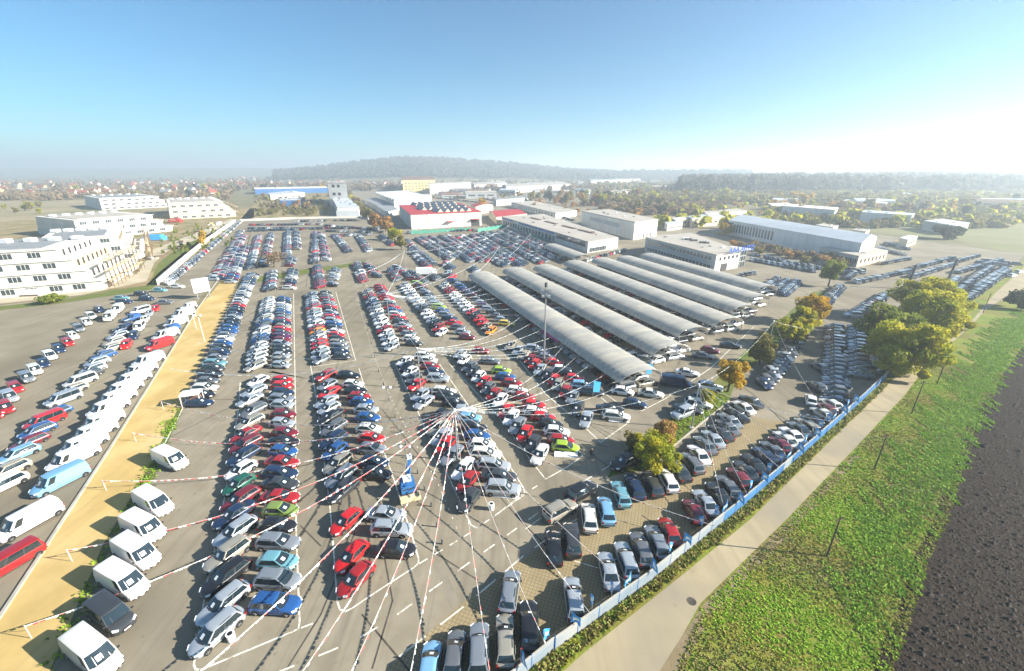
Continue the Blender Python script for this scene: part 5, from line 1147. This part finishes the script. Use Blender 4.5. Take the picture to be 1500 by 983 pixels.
def trunk_mesh(seed, h, R):
    k = (seed, round(h,1), round(R,1))
    if k not in TMs:
        r = random.Random(seed); b = MB(); b.tube([(0,0,-.1),(.1*r.random(),0,h*.25),(0,.15*r.random(),h*.55),(.1,.1,h*.8)], [h*.032,h*.025,h*.018,h*.006], 7)
        for i in range(7):
            z = h*(.22+.07*i); a = i*2.4+r.random(); q = R*(.75-.05*i); b.tube([(0,0,z),(math.cos(a)*q*.5,math.sin(a)*q*.5,z+h*.13),(math.cos(a)*q,math.sin(a)*q,z+h*.22)], [h*.012,h*.008,h*.002], 5)
        TMs[k] = b.mesh('trunk', M['bark'])
    return TMs[k]
def tree(px, h, R, leaf, label, n=2600, size=.24, low=.18, seed=1, group=None, cat='tree', clumps=14, name='tree'):
    p = g(*px); r_ = thing(name, label, cat, p, 0, group); link('trunk', trunk_mesh(seed, h, R), r_)
    Hc = h*(1-low); link('crown', crown_mesh(('n',h,R,n), seed, n, R, Hc, h*low+Hc/2, size, leaf, clumps), r_); return r_
tree((1318,552), 12.6, 7.6, 'ygreen', 'large yellow green tree by the lane, nearest of the big group', 20000, .21, .02, 1, 'big trees beside the lane', clumps=75)
tree((1296,515), 11.5, 7.2, 'green', 'darker green tree at the back of the big group beside the parked cars', 15000, .22, .03, 2, 'big trees beside the lane', clumps=65)
tree((1356,498), 12.6, 8.0, 'ygreen', 'broad yellow green tree at the lane side of the big group', 18000, .23, .02, 3, 'big trees beside the lane', clumps=75)
tree((1348,470), 12.6, 8.6, 'ygreen', 'green tree at the far side of the big group', 15000, .24, .04, 4, 'big trees beside the lane', clumps=70)
tree((957,686), 6.0, 3.9, 'ygreen', 'bushy yellow green tree on the near tip of the grass island', 9000, .12, .0, 5, 'trees on the grass island', clumps=50)
tree((974,660), 5.2, 2.4, 'orange', 'small rusty tree behind the bushy one on the island', 3000, .12, .1, 6, 'trees on the grass island')
tree((925,662), 4.0, 1.8, 'olive', 'thin olive sapling at the grass island edge', 900, .13, .15, 7, 'trees on the grass island', clumps=9)
tree((1066,574), 7.4, 3.3, 'yellow', 'round golden tree beyond the grass island mast', 6500, .14, .16, 8, 'trees along the divider', clumps=40)
tree((1036,592), 3.2, 2.2, 'ygreen', 'low yellow bush beside the golden tree', 1500, .15, .0, 9, 'trees along the divider', 'bush', name='bush')
tree((1112,533), 7.6, 3.8, 'olive', 'olive green tree with pale stem before the canopy ends', 6500, .16, .08, 10, 'trees along the divider', clumps=40)
tree((1150,506), 6.8, 4.0, 'ygreen', 'yellow green tree between the olive and bright yellow trees', 6500, .17, .05, 11, 'trees along the divider', clumps=40)
tree((1168,490), 8.0, 4.6, 'ygreen', 'tall lime tree joined to the bright yellow tree', 6500, .19, .05, 12, 'trees along the divider', clumps=40)
tree((1186,474), 9.4, 5.0, 'yellow', 'bright yellow autumn tree beside the canopy ends', 7500, .20, .05, 13, 'trees along the divider', clumps=45)
tree((1213,420), 9.5, 4.2, 'green', 'upright green tree behind the bright yellow tree', 2600, .3, .08, 14)
tree((402,392), 8.0, 6.0, 'brown', 'nearly bare brown tree on the grass bank between the bays', 900, .22, .1, 15, clumps=18)
tree((548,335), 12, 6, 'orange', 'large rusty orange tree at the corner of the lot', 2200, .55, .1, 16, 'orange trees beside the shed'); tree((565,339), 11, 6.5, 'orange', 'broad orange brown tree at the corner nearest the red hall', 2200, .55, .1, 17, 'orange trees beside the shed')
tree((538,324), 12, 6, 'olive', 'olive brown tree behind the orange ones', 1500, .6, .1, 18, 'orange trees beside the shed'); tree((588,366), 8.5, 4, 'olive', 'olive tree at the end of the north bays', 1500, .4, .1, 19); tree((578,352), 8.5, 5, 'ygreen', 'green yellow tree below the orange trees', 1500, .45, .1, 20)
for k, q in enumerate(((526,309),(522,302),(517,296),(513,291),(510,286))): tree(q, 11, 6, ['olive','brown','ygreen','olive','brown'][k], f'{["olive","brown","pale green","grey olive","russet"][k]} tree in the line running from the tower to the orange trees', 700, .8, .08, 21+k, 'trees beside the tower')
tree((706,310), 13, 6, 'yellow', 'tall golden tree behind the red hall', 900, .7, .05, 30); tree((299,362), 9, 2.4, 'yellow', 'slim bright yellow tree by the white boundary wall', 700, .4, .05, 31); tree((1062,345), 9, 6, 'yellow', 'yellow green tree behind the sales office roof', 900, .6, .05, 32)
tree((78,443), 3.0, 4.2, 'green', 'rounded green bush at the edge of the side lot', 1500, .26, .0, 33, None, 'bush', name='bush'); tree((1490,452), 6, 5, 'dark', 'dark bush on the far verge of the lane', 1500, .35, .0, 34, None, 'bush', name='bush'); tree((1385,350), 9, 9, 'dark', 'wide dark tree clump at the meadow corner', 1200, .8, .0, 35)
for k in range(26):
    x = 1075+k*6.6+RN.uniform(-3,3); y = 362+k*1.15+RN.uniform(-4,5); tree((x,y), RN.uniform(3,5), RN.uniform(2.2,3.4), (lk := RN.choice(['brown','brown','olive','orange'])), f"{ {'brown':'brown','olive':'olive','orange':'rusty'}[lk]} shrub below the long hall, {['nearer the office end','about midway','nearer the annex end'][k*3//26]}", 220, .42, .0, 40+k%5, f'{lk} shrubs below the long hall {k*3//26}', 'shrub', name='shrub')
# mid distance trees: individual, sharing a few crowns
KIND = ['olive','brown','ygreen','dark','orange','yellow','green']; KW = {'olive':'olive','brown':'brown','ygreen':'yellow green','dark':'dark evergreen','orange':'russet','yellow':'golden','green':'green'}
def far_tree(p, h, leaf, zone, group):
    s_ = RN.randint(0, 3); r_ = thing('tree', f'{KW[leaf]} tree {zone}', 'tree', p, RN.uniform(0,6), group+', '+KW[leaf]); r_.scale = (h/12,)*3
    link('trunk', trunk_mesh(90+s_, 12, 4), r_); link('crown', crown_mesh('far', 90+s_, 260, 5.2 if leaf != 'dark' else 3.6, 11, 6.6, .95, leaf, 10), r_)
def scatter(n, xs, ys, hs, kinds, zone, group):
    for k in range(n): far_tree(g(RN.uniform(*xs), RN.uniform(*ys)), RN.uniform(*hs), RN.choice(kinds), zone, group)
scatter(28, (775,900), (288,303), (10,16), ['olive','dark','brown','orange','dark','ygreen'], 'in the belt behind the row building', 'trees behind the row building')
scatter(40, (890,1030), (290,316), (8,14), ['olive','brown','ygreen','brown','olive'], 'in the thicket behind the white warehouse', 'trees behind the warehouse')
scatter(46, (900,1180), (270,303), (10,17), ['olive','yellow','brown','ygreen','orange'], 'in the park belt before the far wood', 'trees before the far wood')
scatter(42, (1130,1500), (282,322), (9,15), ['olive','brown','ygreen','dark','yellow'], 'around the far halls by the meadow', 'trees by the meadow')
scatter(28, (-20,330), (268,293), (9,15), ['dark','olive','brown','ygreen','orange'], 'among the houses beyond the stubble field', 'trees in the field village')
scatter(28, (330,600), (262,280), (10,17), ['dark','olive','brown','orange','yellow'], 'among the houses before the hill', 'trees in the hill village')
scatter(14, (372,480), (290,312), (5,9), ['olive','brown','ygreen','orange'], 'on the rough ground left of the tower', 'trees left of the tower')
scatter(18, (600,880), (256,270), (10,16), ['dark','olive','brown','orange'], 'among the far halls under the hill', 'trees under the hill')
scatter(8, (0,60), (300,314), (6,9), ['ygreen','olive'], 'at the edge of the stubble field', 'trees at the stubble field edge')
def thicket(name, label, n, xs, ys, hs, leaf, seed, avoid=()):
    rng = np.random.default_rng(seed); base, _ = crown_arrays(rng, 34, 1.0, 1.6, .6, .36, 6); Vs = []
    for _ in range(n):
        p = g(rng.uniform(*xs), rng.uniform(*ys)); s = rng.uniform(*hs); an = rng.uniform(0, 6.28); c, q = math.cos(an), math.sin(an); B = base*s
        Vs.append(np.stack([B[:,0]*c-B[:,1]*q, B[:,0]*q+B[:,1]*c, B[:,2]], 1)+np.array([p.x,p.y,0]))
    V = np.concatenate(Vs); tag(link(name, big_mesh(name, V, np.arange(len(V)).reshape(-1,4), [LEAF[leaf]])), label, 'thicket', None, 'stuff')
thicket('thicket', 'low brown scrub behind the white warehouse', 900, (880,1060), (282,316), (3,6), 'brown', 71)
thicket('thicket', 'olive scrub before the far wood', 1700, (870,1500), (264,300), (4,9), 'olive', 72)
thicket('thicket', 'scrub and hedges round the meadow', 600, (1120,1500), (280,335), (2.5,6), 'olive', 73)
thicket('thicket', 'garden hedges and scrub in the field village', 1000, (-40,340), (260,294), (3.5,7), 'brown', 74)
thicket('thicket', 'garden hedges and scrub before the hill', 1500, (330,900), (255,280), (4,9), 'brown', 75)
thicket('thicket', 'rough scrub left of the tower', 170, (375,482), (286,317), (1.5,3), 'olive', 76)
thicket('thicket', 'green bushes on the bank between the site track and the boundary wall', 60, (236,345), (330,372), (.8,1.8), 'green', 77)
thicket('thicket', 'yellow green bushes scattered round the far halls', 260, (960,1500), (272,335), (2.5,6), 'ygreen', 78)
thicket('thicket', 'russet bushes scattered among the far halls', 220, (760,1400), (266,318), (2.5,6), 'orange', 79)
thicket('thicket', 'bushes between the halls behind the red roofed hall', 200, (630,880), (268,292), (2,4.5), 'olive', 80)
# hill and far wood
def ridge(name, prof, Y0, Y1, Yb, m, seed):
    xs = np.linspace(prof[0][0], prof[-1][0], 60); ys = np.interp(xs, [p[0] for p in prof], [p[1] for p in prof]); V = []; F = []
    rows = [(Y0, 0), ((Y0*.6+Y1*.4), .5), (Y1, 1), (Yb, 0)]
    for Y, f in rows:
        for x, y in zip(xs, ys):
            zc = Y1*CT; X = (x-750)/FPX*(Y1*CT+0*math.sin(PITCH)); X *= Y/Y1
            top = CAM_H - Y1/(FPX/(CT*CT*(y-HOR))-TT) if y > HOR+.5 else CAM_H+(HOR-y)*Y1*CT*CT/FPX
            V.append((X, Y, max(0, top)*f-(.5 if f == 0 else 0)))
    n = len(xs)
    for j in range(3):
        for i in range(n-1): F.append((j*n+i, j*n+i+1, (j+1)*n+i+1, (j+1)*n+i))
    me = bpy.data.meshes.new(name); me.from_pydata(V, [], F); me.materials.append(m); me.polygons.foreach_set('use_smooth', [True]*len(F)); o = link(name, me); tag(o, None, None, None, 'structure'); return np.array(V).reshape(4, n, 3)
def wood(name, label, G, n, h, seed, rows=(0,2), leaves=40, leaf='wood', size=2.6):
    rng = np.random.default_rng(seed); base, F0 = crown_arrays(rng, leaves, 1.0, 2.0, 0, .42, 5); nj = G.shape[1]-1; Vs = []
    for _ in range(n):
        j = rng.uniform(rows[0], rows[1]-.001); i = rng.uniform(0, nj-.001); a, b_ = int(j), int(i); fj, fi = j-a, i-b_
        p = (G[a,b_]*(1-fi)+G[a,b_+1]*fi)*(1-fj)+(G[a+1,b_]*(1-fi)+G[a+1,b_+1]*fi)*fj; s = h*(.7+.6*rng.random()); an = rng.uniform(0, 6.28); c, q = math.cos(an), math.sin(an)
        B = base*np.array([s*.55,s*.55,s*.5]); B = np.stack([B[:,0]*c-B[:,1]*q, B[:,0]*q+B[:,1]*c, B[:,2]], 1)+p+np.array([0,0,s*.45]); Vs.append(B)
    V = np.concatenate(Vs); F = np.arange(len(V)).reshape(-1, 4); o = link(name, big_mesh(name, V, F, [LEAF[leaf]])); tag(o, label, 'wood', None, 'stuff')
H1 = ridge('hill', [(400,253),(440,250),(475,246),(505,242),(540,238),(580,234),(620,233),(660,235),(700,238),(750,242),(800,247),(840,251),(900,254)], 1700, 2500, 3600, M['land'], 1)
wood('hill_wood', 'autumn wood covering the long hill on the skyline', H1, 2600, 19, 2, (.3,2.2), 28)
H2 = ridge('far_ridge', [(-700,248),(-200,247),(200,247),(420,246),(520,247),(760,249)], 3000, 4200, 6000, M['land'], 2)
H3 = ridge('wooded_rise', [(1000,270),(1050,267),(1100,266),(1150,265),(1200,265),(1260,264),(1320,263),(1380,263),(1440,264),(1520,264),(1900,264)], 800, 1700, 2500, M['land'], 3)
wood('far_wood', 'hazy wood along the skyline on the sunny side', H3, 3400, 24, 4, (.0,2.3), 48)
H4 = ridge('wooded_rise', [(840,256),(900,254),(960,253),(1020,253),(1100,253)], 1900, 2300, 3000, M['land'], 4)
wood('far_wood', 'pale wood below the tower blocks', H4, 900, 20, 5, (0,2.2), 40)
# ------------------------------------------------------------------ verge growth: tufts, crop rows, hedge scrub
def inpoly(x, y, P):
    c = np.zeros(len(x), bool); n = len(P)
    for i in range(n):
        x0, y0 = P[i][:2]; x1, y1 = P[(i+1)%n][:2]; k = ((y0 > y) != (y1 > y)) & (x < (x1-x0)*(y-y0)/(y1-y0+1e-9)+x0); c ^= k
    return c
def tufts(name, label, cat, X, Y, size, mats, mi, seed, hmul=1.0):
    rng = np.random.default_rng(seed); n = len(X); blades = 4; Vs = []
    for k in range(blades):
        a = rng.uniform(0, 6.28, n); s = size*(.6+.8*rng.random(n)); lean = .8*s; w = s*.28
        bx, by = X+rng.normal(0, .3, n)*size, Y+rng.normal(0, .3, n)*size; ca, sa = np.cos(a), np.sin(a)
        Vs.append(np.stack([np.stack([bx-sa*w, by+ca*w, np.full(n, .01)], 1), np.stack([bx+sa*w, by-ca*w, np.full(n, .01)], 1), np.stack([bx+ca*lean*.5+sa*w, by+sa*lean*.5-ca*w, s*.7*hmul], 1), np.stack([bx+ca*lean, by+sa*lean, s*.85*hmul], 1)], 1))
    V = np.concatenate(Vs).reshape(-1, 3); F = np.arange(len(V)).reshape(-1, 4); m = np.tile(mi, blades)
    return tag(link(name, big_mesh(name, V, F, mats, m)), label, cat, None, 'stuff')
rng = np.random.default_rng(5)
vg = [(g(*p).x, g(*p).y) for p in [(985,990),(1030,890),(1153,765),(1247,666),(1324,584),(1361,535),(1440,470),(1500,450),(1500,505),(1430,625),(1391,760),(1363,813),(1337,903),(1310,975),(1290,1050),(985,1050)]]
n0 = 170000; X = rng.uniform(10, 100, n0); Y = rng.uniform(20, 110, n0)*1.0; keep = inpoly(X, Y, vg) & (rng.random(n0) < np.clip(60/np.hypot(X, Y), .25, 1)); X, Y = X[keep], Y[keep]
v = np.sin(X*.33+1.3*np.sin(Y*.21))+np.sin(Y*.41+X*.1)+rng.normal(0, .7, len(X)); mi = np.where(v > .4, 0, np.where(v > -.9, 1, np.where(v > -1.5, 3, 2)))
GR = [leafmat('grass_green', (.22,.40,.02), (.30,.46,.03), .8, .4), leafmat('grass_olive', (.26,.28,.035), (.32,.30,.05), .8, .4), leafmat('grass_dry', (.30,.26,.09), (.25,.21,.07), .8, .35), leafmat('grass_dark', (.10,.17,.02), (.14,.19,.03), .8, .25)]
tufts('grass', 'rough grass and weeds on the verge beyond the lane', 'grass', X, Y, .19, GR, mi, 6, .7)
hp = [(g(*p).x, g(*p).y) for p in [(690,1060),(803,966),(948,861),(1088,748),(1184,664),(1260,595),(1296,562),(1300,564),(1192,668),(1098,756),(998,838),(849,955),(740,1060)]]
n0 = 120000; X = rng.uniform(-8, 85, n0); Y = rng.uniform(20, 85, n0); keep = inpoly(X, Y, hp); X, Y = X[keep], Y[keep]
tufts('hedge_scrub', 'brown and green scrub growing along the blue fence', 'scrub', X, Y, .30, GR, np.where(rng.random(len(X)) < .28, 3, np.where(rng.random(len(X)) < .3, 1, 2)), 7, 1.25)
ip = [(g(*p).x, g(*p).y) for p in [(905,688),(945,690),(985,655),(1030,618),(1068,588),(1078,565),(1020,585),(985,616),(940,645)]]
n0 = 12000; X = rng.uniform(8, 40, n0); Y = rng.uniform(40, 80, n0); keep = inpoly(X, Y, ip); X, Y = X[keep], Y[keep]
tufts('grass', 'short grass on the island under the bushy trees', 'grass', X, Y, .22, GR, np.where(rng.random(len(X)) < .6, 0, 1), 8)
wl = [g(*p) for p in [(262,600),(240,650),(224,690),(196,752),(170,800),(140,860),(105,925),(75,985)]]; wx, wy = [], []
for a, c in zip(wl, wl[1:]):
    m = int((c-a).length*30); u = rng.random(m); ok = (np.sin(u*9+a.y) > (-.3 if a.y > 48 else .80)); wx.append((a.x+(c.x-a.x)*u+rng.normal(-.3, .55, m))[ok]); wy.append((a.y+(c.y-a.y)*u+rng.normal(0, .55, m))[ok])
wx, wy = np.concatenate(wx), np.concatenate(wy); tufts('weeds', 'green weeds along the edge of the yellow gravel strip', 'weeds', wx, wy, .22, GR, np.where(rng.random(len(wx)) < .7, 0, 3), 12)
# crop: leafy rows that end raggedly against the ploughed soil
edge = [g(*p) for p in [(1240,985),(1275,903),(1290,813),(1308,760),(1345,690),(1385,625),(1445,540),(1490,480)]]
edge2 = [g(*p) for p in [(1318,985),(1340,903),(1366,813),(1392,760),(1425,690),(1452,625),(1500,520),(1560,452)]]
rows_x, rows_y = [], []; rd = Vector((-.22,-1,0)).normalized()
for i in range(len(edge)-1):
    a, b_, c, e = edge[i], edge[i+1], edge2[i], edge2[i+1]; k = int((e-c).length/1.0)
    for q in range(k):
        s, t = a.lerp(b_, q/k), c.lerp(e, q/k); t = t+Vector((-1.2,.9,0)); st = t-rd*rng.uniform(5, 13); en = t+rd*rng.uniform(-2.2, 2.6); L_ = (en-st).length; m = int(L_*13); u = rng.random(m)
        rows_x.append(st.x+(en.x-st.x)*u+rng.normal(0, .17, m)); rows_y.append(st.y+(en.y-st.y)*u+rng.normal(0, .17, m))
X, Y = np.concatenate(rows_x), np.concatenate(rows_y)
CR = [leafmat('crop_leaf', (.19,.38,.025), (.28,.43,.04), .6, .4), leafmat('crop_leaf_dark', (.12,.24,.02), (.17,.28,.03), .6, .4)]
tufts('crop_rows', 'bright green leafy crop rows beside the ploughed soil', 'crop', X, Y, .22, CR, np.where(rng.random(len(X)) < .6, 0, 1), 9, .9)
# clods on the ploughed field
pf = [(g(*p).x, g(*p).y) for p in [(1305,1000),(1345,905),(1372,815),(1398,760),(1440,640),(1500,520),(1600,520),(1600,1000)]]
n0 = 120000; X = rng.uniform(30, 110, n0); Y = rng.uniform(22, 100, n0); keep = inpoly(X, Y, pf) & (rng.random(n0) < np.clip(45/np.hypot(X, Y), .2, 1)); X, Y = X[keep], Y[keep]
off = np.round((X*.68+Y*.73)/.9)*.9-(X*.68+Y*.73); f = .55; X = X+off*.68*f; Y = Y+off*.73*f
s = rng.gamma(1.6, .035, len(X))+.02; k = len(X); a = rng.uniform(0, 6.28, k)
ring = [np.stack([X+np.cos(a+j*1.57)*s*(.7+.6*rng.random(k)), Y+np.sin(a+j*1.57)*s*(.7+.6*rng.random(k)), np.full(k, .01)], 1) for j in range(4)]+[np.stack([X+rng.normal(0, .2, k)*s, Y+rng.normal(0, .2, k)*s, s*(.7+.7*rng.random(k))], 1)]
V = np.stack(ring, 1).reshape(-1, 3); o5 = np.arange(k)*5; F = np.concatenate([np.stack([o5+j, o5+(j+1)%4, o5+4], 1) for j in range(4)])
tag(link('soil_clods', big_mesh('soil_clods', V, F, [mat('soil_clod', (.014,.010,.008), (.036,.027,.021), scale=1.5, rough=.8, spec=.3)])), 'dark clods turned up on the ploughed field', 'clods', None, 'stuff')
# ------------------------------------------------------------------ haze
HZ = 0.00046
b = MB(); b.box(-9000, 9000, -200, 9000, -1, 152); o = b.build('haze', [])
m = bpy.data.materials.new('haze'); m.use_nodes = True; n = m.node_tree; n.nodes.remove(n.nodes['Principled BSDF']); v = n.nodes.new('ShaderNodeVolumePrincipled')
v.inputs['Color'].default_value = (.80,.91,1,1); v.inputs['Density'].default_value = HZ; v.inputs['Anisotropy'].default_value = .42; n.links.new(v.outputs[0], n.nodes['Material Output'].inputs['Volume'])
o.data.materials.append(m); tag(o, 'pale autumn haze over the whole plain', None, None, 'stuff')
